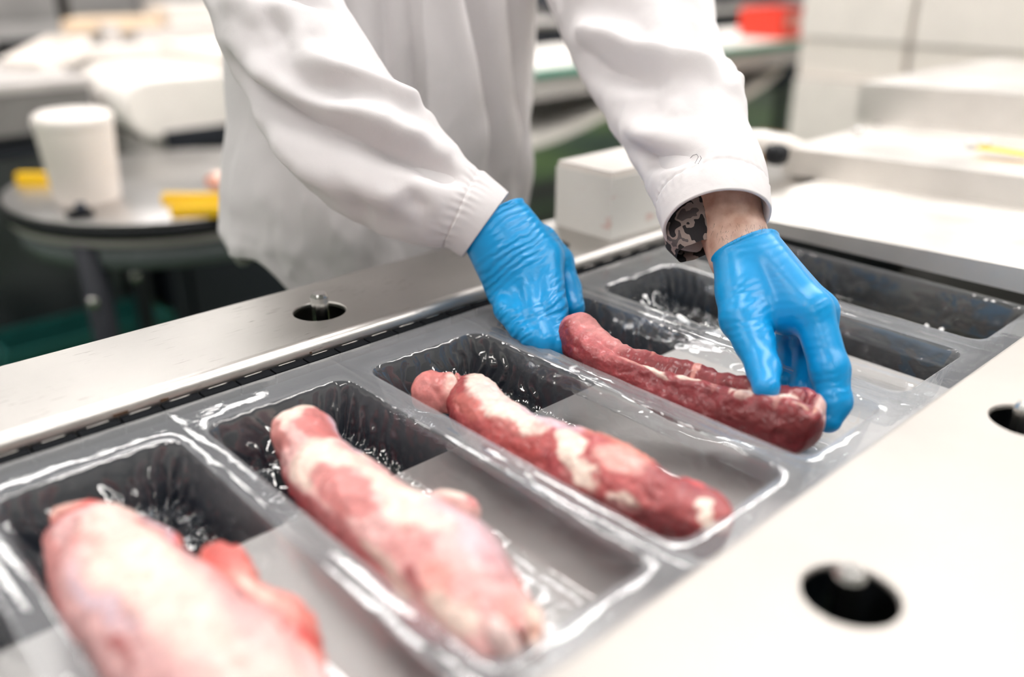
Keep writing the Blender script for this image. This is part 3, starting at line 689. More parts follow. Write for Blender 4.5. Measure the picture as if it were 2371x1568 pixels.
# second cut
meat('pork_cut', 'whitish pink raw pork cut with a pale bony end in the second tray', [
 ([(728, 968, 60, 0.020, -0.010), (712, 1020, 130, 0.024, -0.016), (742, 1085, 172, 0.027, -0.015), (810, 1150, 205, 0.028, -0.014), (900, 1225, 232, 0.029, -0.013), (990, 1300, 262, 0.030, -0.013), (1070, 1375, 282, 0.029, -0.014), (1125, 1440, 235, 0.026, -0.017), (1160, 1500, 170, 0.021, -0.022), (1172, 1528, 120, 0.016, -0.026)],
  340, 150, 11.3, dict(bumps=[(0.12, -0.6, 0.05, 0.3, 0.005), (0.17, -0.75, 0.015, 0.5, -0.005), (0.66, 0.2, 0.2, 0.3, 0.003), (0.925, 0.42, 0.018, 0.12, -0.008), (0.955, 0.30, 0.022, 0.10, -0.007), (0.975, 0.05, 0.014, 0.14, -0.006), (0.62, -0.85, 0.14, 0.15, -0.006)], smin_z=FL, e0=0.05, e1=0.06),
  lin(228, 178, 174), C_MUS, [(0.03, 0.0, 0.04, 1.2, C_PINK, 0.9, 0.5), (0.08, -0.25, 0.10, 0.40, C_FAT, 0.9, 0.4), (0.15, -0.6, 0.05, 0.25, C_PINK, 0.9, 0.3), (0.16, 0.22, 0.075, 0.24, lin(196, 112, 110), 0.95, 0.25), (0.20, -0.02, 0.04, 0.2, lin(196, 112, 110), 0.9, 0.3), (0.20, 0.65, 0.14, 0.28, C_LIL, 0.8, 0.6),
   (0.30, -0.2, 0.07, 0.5, C_FAT, 0.9, 0.5), (0.385, -0.28, 0.07, 0.33, lin(205, 130, 128), 0.95, 0.25), (0.42, 0.2, 0.10, 0.18, C_FAT, 0.95, 0.4), (0.53, -0.02, 0.07, 0.2, C_FAT, 0.85, 0.5), (0.57, -0.35, 0.06, 0.22, lin(212, 145, 142), 0.8, 0.35), (0.42, 0.75, 0.14, 0.2, C_MEMB, 0.8, 0.6), (0.62, 0.3, 0.12, 0.3, C_LIL, 0.6, 0.6),
   (0.42, -0.78, 0.16, 0.14, C_MUS, 0.7, 0.5), (0.53, -0.72, 0.05, 0.10, C_FAT, 0.9, 0.4), (0.60, -0.80, 0.05, 0.12, C_FAT, 0.8, 0.4), (0.64, -0.55, 0.03, 0.06, C_MUS, 0.8, 0.5), (0.70, -0.35, 0.06, 0.2, lin(226, 150, 140), 0.8, 0.5), (0.76, -0.55, 0.09, 0.22, C_FAT, 0.9, 0.5), (0.75, 0.25, 0.08, 0.18, C_PINK, 0.5, 0.6), (0.74, 0.78, 0.10, 0.14, lin(205, 120, 105), 0.8, 0.5), (0.83, 0.80, 0.04, 0.16, lin(190, 90, 82), 0.9, 0.35),
   (0.86, 0.1, 0.06, 0.3, lin(228, 150, 140), 0.6, 0.6), (0.89, 0.55, 0.06, 0.22, C_FAT, 0.95, 0.4), (0.94, -0.1, 0.05, 0.3, C_FAT, 0.8, 0.5), (0.925, 0.42, 0.016, 0.10, C_DARK, 1, 0.4), (0.955, 0.30, 0.022, 0.10, lin(110, 52, 44), 1, 0.4), (0.975, 0.05, 0.012, 0.14, C_BLACK, 1, 0.4), (0.95, -0.45, 0.014, 0.16, C_DARK, 0.9, 0.5)], dict()),  # dark spots paint the shade of the dents at the bony end
 ([(985, 1178, 44, 0.012, -0.012), (1035, 1178, 56, 0.013, -0.010), (1075, 1190, 56, 0.013, -0.012), (1098, 1222, 46, 0.012, -0.018)], 80, 50, 2.9, dict(e0=0.3, e1=0.3), lin(232, 190, 184), C_PINK, [(0.7, 0.1, 0.12, 0.4, lin(210, 110, 110), 0.7, 0.5), (0.4, 0.3, 0.2, 0.5, C_FAT, 0.7, 0.5)], dict()),
 ([(1128, 1430, 40, 0.010, 0.002), (1146, 1465, 58, 0.013, -0.003), (1162, 1500, 64, 0.014, -0.011), (1176, 1528, 58, 0.013, -0.018)], 80, 50, 6.4, dict(e0=0.3, e1=0.22), lin(236, 208, 202), C_MEMB, [(0.5, 0.9, 0.3, 0.2, C_MUS, 0.6, 0.5)], dict(warp=0.04)),
 ([(1184, 1520, 16, 0.004, -0.011), (1187, 1528, 30, 0.006, -0.013), (1190, 1537, 16, 0.004, -0.017)], 30, 30, 7.4, dict(e0=0.4, e1=0.4, rough=0.001), C_BLACK, C_BLACK, [], dict(warp=0.04)),  # small dark lumps from here stand for shaded holes
 ([(1196, 1450, 12, 0.004, -0.006), (1200, 1478, 26, 0.006, -0.009), (1214, 1505, 26, 0.006, -0.013), (1220, 1520, 12, 0.004, -0.017)], 40, 30, 8.4, dict(e0=0.4, e1=0.4, rough=0.001), lin(96, 34, 30), C_DARK, [], dict(warp=0.04)),
 ([(1212, 1420, 10, 0.004, -0.004), (1216, 1432, 20, 0.005, -0.006), (1214, 1444, 10, 0.004, -0.008)], 30, 30, 9.4, dict(e0=0.4, e1=0.4, rough=0.001), lin(96, 30, 30), C_DARK, [], dict(warp=0.04)),
 ([(1222, 1405, 30, 0.008, -0.008), (1236, 1450, 44, 0.011, -0.012), (1236, 1500, 40, 0.011, -0.018), (1216, 1535, 30, 0.009, -0.024)], 60, 40, 10.4, dict(e0=0.3, e1=0.3), lin(238, 206, 190), C_PINK, [(0.5, 0.1, 0.06, 0.5, lin(200, 130, 110), 0.8, 0.5)], dict(warp=0.06)),
])
# third cut
meat('pork_cut', 'red and white raw pork cut with a folded knob end, third tray', [
 ([(1075, 890, 60, 0.016, -0.014), (1085, 915, 112, 0.021, -0.018), (1120, 965, 140, 0.024, -0.017), (1185, 1018, 158, 0.026, -0.016), (1280, 1066, 180, 0.028, -0.015), (1375, 1112, 204, 0.030, -0.014), (1470, 1158, 196, 0.029, -0.013), (1560, 1192, 165, 0.027, -0.015), (1635, 1222, 140, 0.024, -0.018), (1685, 1238, 90, 0.018, -0.022)],
  360, 150, 21.7, dict(bumps=[(0.72, 0.55, 0.03, 0.2, -0.006), (0.30, -0.35, 0.1, 0.3, 0.003), (0.5, 0.1, 0.15, 0.3, 0.003), (0.74, -0.2, 0.02, 0.5, -0.003)], smin_z=FL, e0=0.05, e1=0.07),
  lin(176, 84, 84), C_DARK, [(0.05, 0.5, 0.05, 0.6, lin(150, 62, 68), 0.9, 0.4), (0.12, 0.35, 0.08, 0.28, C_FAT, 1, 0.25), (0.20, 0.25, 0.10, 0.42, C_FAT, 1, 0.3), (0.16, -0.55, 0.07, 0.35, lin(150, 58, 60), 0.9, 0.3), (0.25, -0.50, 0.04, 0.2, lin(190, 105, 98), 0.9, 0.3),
   (0.30, 0.2, 0.13, 0.50, lin(240, 212, 202), 0.95, 0.35), (0.36, -0.25, 0.08, 0.25, C_FAT, 0.9, 0.35), (0.42, 0.25, 0.10, 0.28, C_LIL, 0.75, 0.5), (0.45, 0.6, 0.14, 0.25, C_MEMB, 0.85, 0.5), (0.40, -0.55, 0.10, 0.25, lin(168, 70, 68), 0.9, 0.4), (0.50, 0.0, 0.045, 0.16, C_FAT, 0.9, 0.3), (0.53, -0.18, 0.04, 0.25, C_FAT, 1, 0.3), (0.58, -0.45, 0.06, 0.24, C_FAT, 1, 0.3), (0.52, -0.6, 0.06, 0.2, C_MUS, 0.9, 0.4),
   (0.55, 0.55, 0.10, 0.30, lin(232, 160, 142), 0.85, 0.5), (0.64, 0.45, 0.07, 0.30, lin(228, 150, 134), 0.85, 0.5), (0.63, 0.0, 0.05, 0.2, lin(226, 170, 160), 0.8, 0.5), (0.68, -0.70, 0.03, 0.2, C_FAT, 0.9, 0.4), (0.80, -0.1, 0.12, 0.45, lin(158, 74, 76), 0.9, 0.5), (0.80, 0.6, 0.10, 0.25, lin(178, 96, 112), 0.8, 0.5), (0.73, 0.68, 0.03, 0.14, C_RED, 0.9, 0.4), (0.79, 0.80, 0.06, 0.12, C_RED, 0.9, 0.4),
   (0.865, -0.22, 0.028, 0.16, C_FAT, 1, 0.25), (0.892, -0.40, 0.02, 0.14, C_FAT, 1, 0.25), (0.917, -0.54, 0.028, 0.10, C_FAT, 1, 0.25), (0.97, 0.15, 0.014, 0.12, C_FAT, 0.8, 0.4), (0.80, -0.8, 0.2, 0.2, lin(112, 40, 44), 0.9, 0.4)], dict()),
 ([(968, 895, 50, 0.015, -0.012), (995, 905, 88, 0.018, -0.012), (1030, 912, 92, 0.019, -0.012), (1062, 905, 84, 0.018, -0.011), (1085, 900, 50, 0.014, -0.010)], 120, 70, 31.2, dict(e0=0.25, e1=0.3, bumps=[(0.72, 0.0, 0.03, 0.8, -0.005)]), lin(198, 118, 114), C_PINK,
  [(0.62, -0.5, 0.10, 0.5, lin(238, 200, 188), 0.9, 0.5), (0.35, 0.3, 0.2, 0.3, lin(190, 104, 102), 0.7, 0.5), (0.72, 0.2, 0.03, 0.5, lin(240, 205, 190), 0.8, 0.5)], dict()),
 ([(1555, 1120, 24, 0.008, -0.002), (1600, 1145, 44, 0.010, -0.004), (1640, 1172, 40, 0.010, -0.008), (1672, 1196, 20, 0.007, -0.014)], 80, 40, 9.9, dict(e0=0.3, e1=0.4), lin(196, 62, 66), C_RED, [(0.4, 0.2, 0.2, 0.3, lin(228, 120, 120), 0.6, 0.6)], dict()),
])
# held cut
meat('pork_cut', 'dark red raw pork cut held at both ends by the blue gloves', [
 ([(1318, 756, 66, 0.017, 0.010), (1340, 782, 100, 0.019, 0.005), (1400, 834, 112, 0.020, 0.000), (1480, 880, 128, 0.022, -0.008), (1580, 918, 146, 0.024, -0.011), (1680, 946, 158, 0.025, -0.012), (1780, 970, 164, 0.026, -0.010), (1860, 988, 148, 0.025, -0.010), (1905, 1004, 104, 0.022, -0.012)],
  400, 170, 41.0, dict(bumps=[(0.62, -0.04, 0.24, 0.075, -0.011), (0.36, -0.10, 0.08, 0.07, -0.007), (0.60, 0.20, 0.3, 0.14, 0.004), (0.60, -0.32, 0.3, 0.16, 0.003), (0.87, 0.30, 0.012, 0.35, -0.006), (0.97, 0.1, 0.012, 0.5, -0.003), (0.72, 0.05, 0.012, 0.3, -0.003), (0.9, -0.3, 0.03, 0.15, -0.004), (0.80, -0.05, 0.03, 0.15, 0.003)], e0=0.04, e1=0.12, rough=0.0035, fine=0.0013, sq=2.45, smin_z=FL),
  lin(140, 50, 55), C_DARK, [(0.04, 0.0, 0.05, 0.9, lin(205, 122, 126), 0.85, 0.6), (0.16, 0.2, 0.12, 0.5, lin(214, 140, 138), 0.85, 0.6), (0.28, 0.55, 0.10, 0.3, lin(214, 140, 136), 0.8, 0.6), (0.24, -0.3, 0.1, 0.3, lin(190, 100, 102), 0.8, 0.6), (0.62, 0.80, 0.25, 0.12, lin(196, 112, 112), 0.8, 0.5), (0.62, 0.12, 0.25, 0.14, lin(122, 40, 44), 0.8, 0.5), (0.62, -0.05, 0.24, 0.035, lin(84, 24, 28), 0.9, 0.4),  # darkest blob lies along the groove and paints its shade
   (0.52, 0.15, 0.008, 0.25, lin(216, 150, 140), 0.85, 0.5), (0.70, 0.10, 0.008, 0.30, lin(224, 170, 156), 0.9, 0.5), (0.40, 0.5, 0.01, 0.3, lin(214, 150, 140), 0.6, 0.5),
   (0.42, -0.22, 0.05, 0.07, C_FAT, 0.95, 0.35), (0.46, -0.32, 0.03, 0.07, C_FAT, 0.95, 0.35), (0.53, -0.18, 0.035, 0.09, C_FAT, 0.95, 0.35), (0.66, -0.2, 0.012, 0.18, C_FAT, 0.9, 0.35), (0.70, -0.3, 0.02, 0.16, C_FAT, 0.9, 0.35), (0.76, -0.22, 0.045, 0.07, C_FAT, 0.95, 0.35), (0.81, -0.12, 0.03, 0.11, C_FAT, 0.95, 0.35), (0.36, -0.3, 0.05, 0.06, lin(222, 160, 152), 0.8, 0.4),
   (0.78, -0.25, 0.008, 0.25, lin(220, 160, 150), 0.7, 0.5), (0.60, -0.25, 0.008, 0.2, lin(220, 160, 150), 0.6, 0.5), (0.86, -0.35, 0.03, 0.04, lin(226, 190, 170), 0.6, 0.5), (0.91, -0.1, 0.008, 0.3, lin(226, 170, 150), 0.7, 0.5), (0.95, 0.1, 0.05, 0.3, lin(228, 190, 184), 0.9, 0.5), (0.8, -0.75, 0.25, 0.25, lin(92, 26, 28), 0.7, 0.5), (0.55, -0.5, 0.2, 0.25, lin(120, 40, 46), 0.7, 0.5)], dict(warp=0.06, grain=0.2)),
 ([(1805, 925, 40, 0.011, -0.002), (1838, 932, 74, 0.014, 0.000), (1868, 948, 80, 0.015, -0.002), (1886, 974, 56, 0.014, -0.008)], 100, 60, 61.0, dict(e0=0.3, e1=0.3), lin(150, 62, 66), C_MUS, [(0.15, 0.2, 0.2, 0.6, C_FAT, 0.7, 0.5), (0.5, 0.9, 0.4, 0.25, lin(228, 190, 180), 0.9, 0.5)], dict()),
])

# ------------------------------------------------------------------ the worker
SLV_A = [(548, -330, 330, 0.925), (560, -200, 330, 0.91), (628, -40, 304, 0.90), (696, 130, 318, 0.885), (840, 332, 322, 0.88), (988, 446, 250, 0.885), (1075, 488, 195, 0.888), (1122, 522, 182, 0.89)]
SLV_B = [(1260, -330, 360, 1.15), (1355, -200, 360, 1.10), (1450, -40, 362, 1.04), (1497, 110, 330, 0.98), (1568, 270, 290, 0.895), (1632, 410, 262, 0.838), (1650, 470, 252, 0.815), (1660, 514, 242, 0.802)]
def cap_field(X, caps, k):
    d = None
    for a, b2, ra, rb in caps:
        e = capsule(X, a, b2, ra, rb); d = e if d is None else smin(d, e, k)
    return d
def body_caps():
    sa = np.array(at(*SLV_A[1][:2], SLV_A[1][3]+0.025)); ea = np.array(at(720, 185, 0.905)); wa = np.array(at(1128, 512, 0.892))
    sb = np.array(at(*SLV_B[0][:2], SLV_B[0][3])); eb = np.array(at(1500, 120, 0.98)); wb_ = np.array(at(1722, 556, 0.805))
    L = [((0.70, 1.02, 0.95), (0.70, 1.02, 1.05), 0.12, 0.12), ((0.64, 1.0, 1.05), (0.62, 0.99, 1.33), 0.10, 0.10), ((0.78, 1.0, 1.05), (0.80, 0.99, 1.33), 0.10, 0.10),
         ((0.58, 1.0, 1.40), (0.84, 1.0, 1.40), 0.055, 0.055), ((0.71, 0.98, 1.42), (0.71, 0.95, 1.52), 0.055, 0.05),
         ((0.71, 0.93, 1.60), (0.71, 0.94, 1.66), 0.075, 0.085), ((0.71, 0.89, 1.555), (0.71, 0.91, 1.60), 0.045, 0.05), ((0.71, 0.85, 1.60), (0.71, 0.855, 1.64), 0.012, 0.008), ((0.632, 0.95, 1.60), (0.632, 0.95, 1.64), 0.012, 0.014), ((0.788, 0.95, 1.60), (0.788, 0.95, 1.64), 0.012, 0.014),
         ((0.60, 1.0, 1.40), tuple(sa+(0, 0.02, 0)), 0.045, 0.042), (tuple(sa+(0, 0.02, 0)), tuple(ea), 0.038, 0.034), (tuple(ea), tuple(wa), 0.034, 0.024),
         ((0.82, 1.0, 1.40), tuple(sb), 0.05, 0.048), (tuple(sb), tuple(eb), 0.046, 0.040), (tuple(eb), tuple(wb_+np.array(at(1668, 440, 0.835))-np.array(at(1722, 556, 0.805))), 0.040, 0.029),
         (tuple(at(1668, 440, 0.835)), tuple(at(1735, 605, 0.800)), 0.0285, 0.0242), (tuple(at(1672, 450, 0.84)), tuple(at(1700, 600, 0.805)), 0.028, 0.0225)]
    return L
caps = body_caps()
G, lo = grid_for([c[0] for c in caps]+[c[1] for c in caps], 0.14, 0.008)
Dv = cap_field(G, caps, 0.02)
V, Fc = surface_nets(Dv, lo, 0.008); V = relax(V, Fc, 3)
person = obj('person', V, Fc, M['skin'])
tag(person, 'worker in white coat and blue gloves leaning over the film trays, head out of frame', 'person')
# lower body, hidden behind the machine
trs = [((0.63, 1.02, 0.92), (0.62, 1.03, 0.50), 0.085, 0.065), ((0.62, 1.03, 0.50), (0.62, 1.05, 0.09), 0.062, 0.055), ((0.78, 1.02, 0.92), (0.80, 1.03, 0.50), 0.085, 0.065), ((0.80, 1.03, 0.50), (0.80, 1.05, 0.09), 0.062, 0.055), ((0.64, 1.02, 0.98), (0.77, 1.02, 0.98), 0.11, 0.11)]
G, lo = grid_for([c[0] for c in trs]+[c[1] for c in trs], 0.13, 0.014)
V, Fc = surface_nets(cap_field(G, trs, 0.03), lo, 0.014); obj('trousers', relax(V, Fc, 2), Fc, M['trouser'], person)
for x in (0.62, 0.80):
    cs_ = [((x, 1.07, 0.045), (x, 0.90, 0.038), 0.045, 0.036), ((x, 1.05, 0.06), (x, 1.05, 0.16), 0.05, 0.052)]
    G, lo = grid_for([c[0] for c in cs_]+[c[1] for c in cs_], 0.07, 0.008)
    V, Fc = surface_nets(np.maximum(cap_field(G, cs_, 0.02), -(G[..., 2]-0.002)), lo, 0.008); obj('boot', V, Fc, M['white'], person)
G, lo = grid_for([(0.71, 0.95, 1.66)], 0.16, 0.008)
V, Fc = surface_nets(np.maximum(capsule(G, (0.71, 0.94, 1.655), (0.71, 0.965, 1.67), 0.093, 0.098), (1.655-G[..., 2])+(G[..., 1]-0.94)*0.5), lo, 0.008); obj('hair_net', relax(V, Fc, 2), Fc, M['belt'], person)

# coat body
def coat_body():
    zs = np.linspace(0.0, 1.0, 120)
    m = 720
    zk = np.array([0.86, 0.90, 0.96, 1.02, 1.10, 1.18, 1.26, 1.36, 1.43, 1.48, 1.52])
    xl = np.array([0.476, 0.468, 0.458, 0.468, 0.484, 0.492, 0.492, 0.495, 0.52, 0.60, 0.645])
    xr = np.array([0.900, 0.902, 0.905, 0.908, 0.910, 0.912, 0.912, 0.91, 0.88, 0.81, 0.775])
    yf = np.array([0.872, 0.872, 0.870, 0.868, 0.868, 0.868, 0.868, 0.875, 0.90, 0.92, 0.92])
    yb = np.array([1.15, 1.15, 1.15, 1.15, 1.15, 1.15, 1.15, 1.14, 1.10, 1.06, 1.04])
    ph = np.linspace(-math.pi, math.pi, m, endpoint=False)
    sx, cy_ = np.sin(ph), np.cos(ph)
    e = 2/2.6
    ux = np.sign(sx)*np.abs(sx)**e; uy = np.sign(cy_)*np.abs(cy_)**e
    # hem height: higher at the left side, hidden behind the rail in front
    hem = 0.895+0.055*sstep(0.75, 1.0, -sx)-0.02*sstep(0.0, 0.6, cy_)+0.006*np.sin(ph*9)
    Z = hem[None, :]+(1.52-hem[None, :])*zs[:, None]
    ip = lambda A: np.interp(Z, zk, A)
    XL, XR, YF_, YB_ = ip(xl), ip(xr), ip(yf), ip(yb)
    X = (XL+XR)/2+(XR-XL)/2*ux[None, :]; Y = (YF_+YB_)/2-(YB_-YF_)/2*uy[None, :]
    front = np.clip(cy_, 0, 1)[None, :]**0.4*(cy_ > 0)[None, :]
    P = np.stack([X, Y, Z], -1).reshape(-1, 3)
    x, z = X, Z
    g = lambda x0, w: np.exp(-((x-x0)/w)**2)
    d = 0
    d = d+0.028*sstep(0.6425, 0.6455, x+0.04*(z-1.2))*(1-sstep(0.70, 0.84, x))*sstep(0.98, 1.08, z)      # overlapping front panel
    vx = 0.727-0.25*(z-1.177)
    d = d-0.024*g(vx, 0.012)*sstep(0.98, 1.10, z)+0.008*g(vx-0.032, 0.016)+0.009*g(vx+0.034, 0.018)
    d = d-0.014*g(0.608+0.05*(z-1.2), 0.014)*sstep(1.0, 1.1, z)+0.008*g(0.572, 0.018)*sstep(1.0, 1.1, z)
    d = d-0.014*g(0.800-0.06*(z-1.15)+0.004*np.sin(z*60), 0.008)+0.012*g(0.822, 0.014)
    # cloth folds in the skirt
    q = np.stack([x*7+z*4, z*3.0-x*2, x*0], -1).reshape(-1, 3)
    w = fbm(q, 3).reshape(x.shape); w2 = fbm(P*np.array([26, 26, 14.0]), 3).reshape(x.shape)
    low = 1-sstep(1.05, 1.2, z)
    d = d+0.018*w*(0.35+0.65*low)+0.008*w2*(0.3+0.7*low)
    d = d+0.006*np.sin((x*1.0+z*0.7)*42+3*w)*g(0.55, 0.07)*low
    # seam along the hem
    hz = zs[:, None]*0.62; d = d-0.0015*np.exp(-((hz-0.024)/0.003)**2)
    nx, ny = ux[None, :]*np.ones_like(X), -uy[None, :]*np.ones_like(X)
    l = np.hypot(nx, ny)+1e-9; X = X+d*nx/l*np.where(front > 0, 1, 0.4); Y = Y+d*ny/l*np.where(front > 0, 1, 0.4)
    P = np.stack([X, Y, Z], -1)
    # turn the hem inwards
    inner = P[0].copy(); cen = inner.mean(0); inn = inner+(cen-inner)*0.025; inn[:, 2] += 0.0; in2 = inn.copy(); in2[:, 2] += 0.06
    P = np.concatenate([in2[None], inn[None], P], 0)
    n = P.shape[0]
    i = np.arange(n-1)[:, None]*m+np.arange(m)[None, :]; j = np.arange(n-1)[:, None]*m+(np.arange(m)[None, :]+1) % m
    Fc = np.stack([i, j, j+m, i+m], -1).reshape(-1, 4)
    return P.reshape(-1, 3), Fc
V, Fc = coat_body()
coat = obj('lab_coat', V, Fc, M['coat'], person); coat['label'] = 'white cotton coat'
# navy shirt under the coat, then a dark strip by the armpit
G, lo = grid_for([(0.6, 0.98, 1.1), (0.82, 0.98, 1.4)], 0.16, 0.016)
V, Fc = surface_nets(smin(capsule(G, (0.60, 1.0, 1.02), (0.60, 0.99, 1.38), 0.095, 0.10), capsule(G, (0.80, 1.0, 1.02), (0.80, 0.99, 1.38), 0.105, 0.105), 0.08), lo, 0.016)
obj('shirt', relax(V, Fc, 3), Fc, M['navy'], person)
tube('navy_sliver', [at(770, -60, 1.02), at(782, -10, 1.0), at(795, 40, 0.985), at(803, 85, 0.985)], [0.012, 0.011, 0.009, 0.004], M['navy'], person)  # dark navy strip in the slit between sleeve and coat body

SURF = []
def sleeve(ctrl, folds, seed, cuffw, nm):
    n, m = 230, 150
    C2 = spline([r[:3] for r in ctrl], 400)
    W = [(*at(px, py, d), w/2*d/F_PX) for px, py, w, d in ctrl]
    S = spline(W, n); c = S[:, :3]; hw = S[:, 3]
    T = np.gradient(c, axis=0); T /= np.linalg.norm(T, axis=1)[:, None]
    vd = O-c; vd /= np.linalg.norm(vd, axis=1)[:, None]
    N1 = vd-T*(vd*T).sum(1)[:, None]; N1 /= np.linalg.norm(N1, axis=1)[:, None]; N2 = np.cross(N1, T)*-1
    if (N2@RIGHT).mean() < 0: N2 = -N2
    L = np.concatenate([[0], np.cumsum(np.linalg.norm(np.diff(c, axis=0), axis=1))]); s = L/L[-1]
    al = np.linspace(-math.pi, math.pi, m, endpoint=False)
    D = np.zeros((n, m))
    A = al[None, :]*np.ones((n, 1)); Sm = L[:, None]*np.ones((1, m)); U = A*hw[:, None]
    def su(px, py):
        k = np.argmin((C2[:, 0]-px)**2+(C2[:, 1]-py)**2); k0, k1 = max(k-1, 0), min(k+1, 399)
        t = C2[k1, :2]-C2[k0, :2]; t /= np.linalg.norm(t); nrm = np.array([-t[1], t[0]])
        if nrm[0] < 0: nrm = -nrm
        u = np.clip(((np.array([px, py])-C2[k, :2])@nrm)/(C2[k, 2]/2), -0.98, 0.98)
        return np.interp(k/399*(n-1), np.arange(n), L), math.asin(u)*np.interp(k/399*(n-1), np.arange(n), hw)
    for pts, amp, wid in folds:
        q = [su(*p) for p in pts]; dist = np.full((n, m), 9.0)
        for (a0, b0), (a1, b1) in zip(q[:-1], q[1:]):
            va, vb = a1-a0, b1-b0; t = np.clip(((Sm-a0)*va+(U-b0)*vb)/(va*va+vb*vb+1e-9), 0, 1)
            taper = 1.0
            dist = np.minimum(dist, np.hypot(Sm-a0-t*va, U-b0-t*vb)/taper)
        e0 = np.minimum(np.hypot(Sm-q[0][0], U-q[0][1]), np.hypot(Sm-q[-1][0], U-q[-1][1]))
        D += 1.9*amp*np.exp(-(dist/wid)**2)*(0.35+0.65*sstep(0, 0.03, e0))*(np.cos(A) > -0.35)
    P0 = c[:, None, :]+hw[:, None, None]*(np.cos(A)[..., None]*N1[:, None, :]*0.86+np.sin(A)[..., None]*N2[:, None, :])
    nz = fbm((P0*np.array([11, 11, 11])).reshape(-1, 3)+seed, 3).reshape(n, m); nz2 = fbm((P0*42).reshape(-1, 3)+seed, 3).reshape(n, m)
    D += 0.008*nz+0.0022*nz2
    back = L[-1]-Sm
    soft = sstep(0.0, 0.012, back); D = D*(0.4+0.6*sstep(0.02, 0.08, back))
    D += -0.0012*np.exp(-((back-cuffw)/0.0018)**2)*(1+0.3*np.sin(A*26+3*nz))+0.0012*(1-sstep(cuffw-0.003, cuffw, back))+0.0005*np.sin(A*29+14*nz)*np.exp(-((back-cuffw)/0.010)**2)
    nr = np.cos(A)[..., None]*N1[:, None, :]+np.sin(A)[..., None]*N2[:, None, :]
    P = P0+nr*D[..., None]
    ins = []
    for k, (sh, bk) in enumerate(((0.0012, -0.0008), (0.0030, 0.0), (0.0036, 0.012), (0.005, 0.05), (0.008, 0.09))):
        bi = int(np.argmin(np.abs(L-(L[-1]-max(bk, 0))))); e = P[-1] if bk <= 0.0 else P[-1]-T[-1]*bk
        ins.append(e-nr[-1]*sh+T[-1]*(0.0008 if k == 0 else 0))
    P = np.concatenate([P, np.array(ins)], 0); n2 = P.shape[0]
    i = np.arange(n2-1)[:, None]*m+np.arange(m)[None, :]; j = np.arange(n2-1)[:, None]*m+(np.arange(m)[None, :]+1) % m
    Fc = np.stack([i, i+m, j+m, j], -1).reshape(-1, 4)
    kc = int(np.argmin(np.abs(back[:, 0]-cuffw)))
    a = obj(nm, P[:kc+1].reshape(-1, 3), Fc[:kc*m], M['coat'], coat)
    SURF.append((a, P[:kc+1].reshape(-1, 3), Fc[:kc*m]))
    b2 = obj('cuff', P[kc:].reshape(-1, 3), Fc[kc*m:]-kc*m, M['coat'], coat)
    return a
sleeve(SLV_A, [([(565, 195), (640, 262), (745, 318), (850, 345), (985, 382), (1085, 418)], -0.013, 0.011), ([(600, 180), (690, 250), (800, 292), (905, 310), (1020, 352)], 0.007, 0.014),
   ([(640, 305), (740, 400), (860, 440), (980, 470)], 0.007, 0.016), ([(517, 9), (600, 36), (673, 49), (760, 56), (798, 70)], -0.010, 0.010), ([(530, 40), (640, 90), (740, 100)], 0.006, 0.018),
   ([(695, 236), (785, 263), (874, 250)], -0.007, 0.012), ([(715, 172), (807, 214), (896, 232), (1000, 250)], 0.008, 0.012), ([(640, 80), (690, 140), (700, 180)], -0.005, 0.009),
   ([(820, 430), (850, 470), (845, 520)], -0.005, 0.008), ([(930, 440), (980, 480), (1010, 540)], -0.004, 0.010), ([(900, 160), (940, 200), (985, 240)], -0.006, 0.012)], 3.0, 0.029, 'sleeve')
sleeve(SLV_B, [([(1300, 5), (1345, 34), (1400, 37), (1455, 24), (1500, 0)], -0.012, 0.010), ([(1330, 60), (1400, 70), (1480, 58)], 0.006, 0.016),
   ([(1362, 138), (1412, 153), (1475, 186), (1532, 216), (1598, 239), (1690, 246)], 0.009, 0.012), ([(1370, 180), (1430, 235), (1510, 258), (1600, 275)], -0.009, 0.014), ([(1400, 100), (1500, 140), (1560, 190)], -0.006, 0.016),
   ([(1470, 285), (1540, 320), (1600, 325)], -0.006, 0.018), ([(1475, 372), (1520, 410), (1575, 432), (1625, 446)], -0.010, 0.010), ([(1470, 340), (1530, 375), (1600, 405)], 0.005, 0.013), ([(1620, 130), (1665, 190), (1680, 240)], -0.006, 0.010), ([(1690, 200), (1720, 240)], 0.008, 0.014), ([(1600, 60), (1640, 110)], 0.005, 0.016)], 9.0, 0.030, 'sleeve')
# pen marks on the sleeves
from mathutils.bvhtree import BVHTree
M['ink'] = plain('grey_ink', (0.10, 0.10, 0.12), 0.8)
def on_sleeve(k, pts, rad):
    sv = BVHTree.FromPolygons([tuple(p) for p in SURF[k][1]], [tuple(map(int, f)) for f in SURF[k][2]]); out = []
    for px, py in pts:
        h = sv.ray_cast(Vector(O), Vector(ray(px, py)).normalized())
        if h[0] is not None: out.append(np.array(h[0])-ray(px, py)/np.linalg.norm(ray(px, py))*0.0001)
    if len(out) > 1: tube('pen_mark', out, rad, M['ink'], coat, n=6)
on_sleeve(1, [(1597, 368), (1604, 360), (1613, 357), (1617, 363), (1612, 373), (1609, 378), (1617, 379), (1624, 366), (1621, 361)], 0.00022)
on_sleeve(0, [(1003, 404), (1006, 406)], 0.0005); on_sleeve(0, [(1016, 416), (1021, 419)], 0.0006)
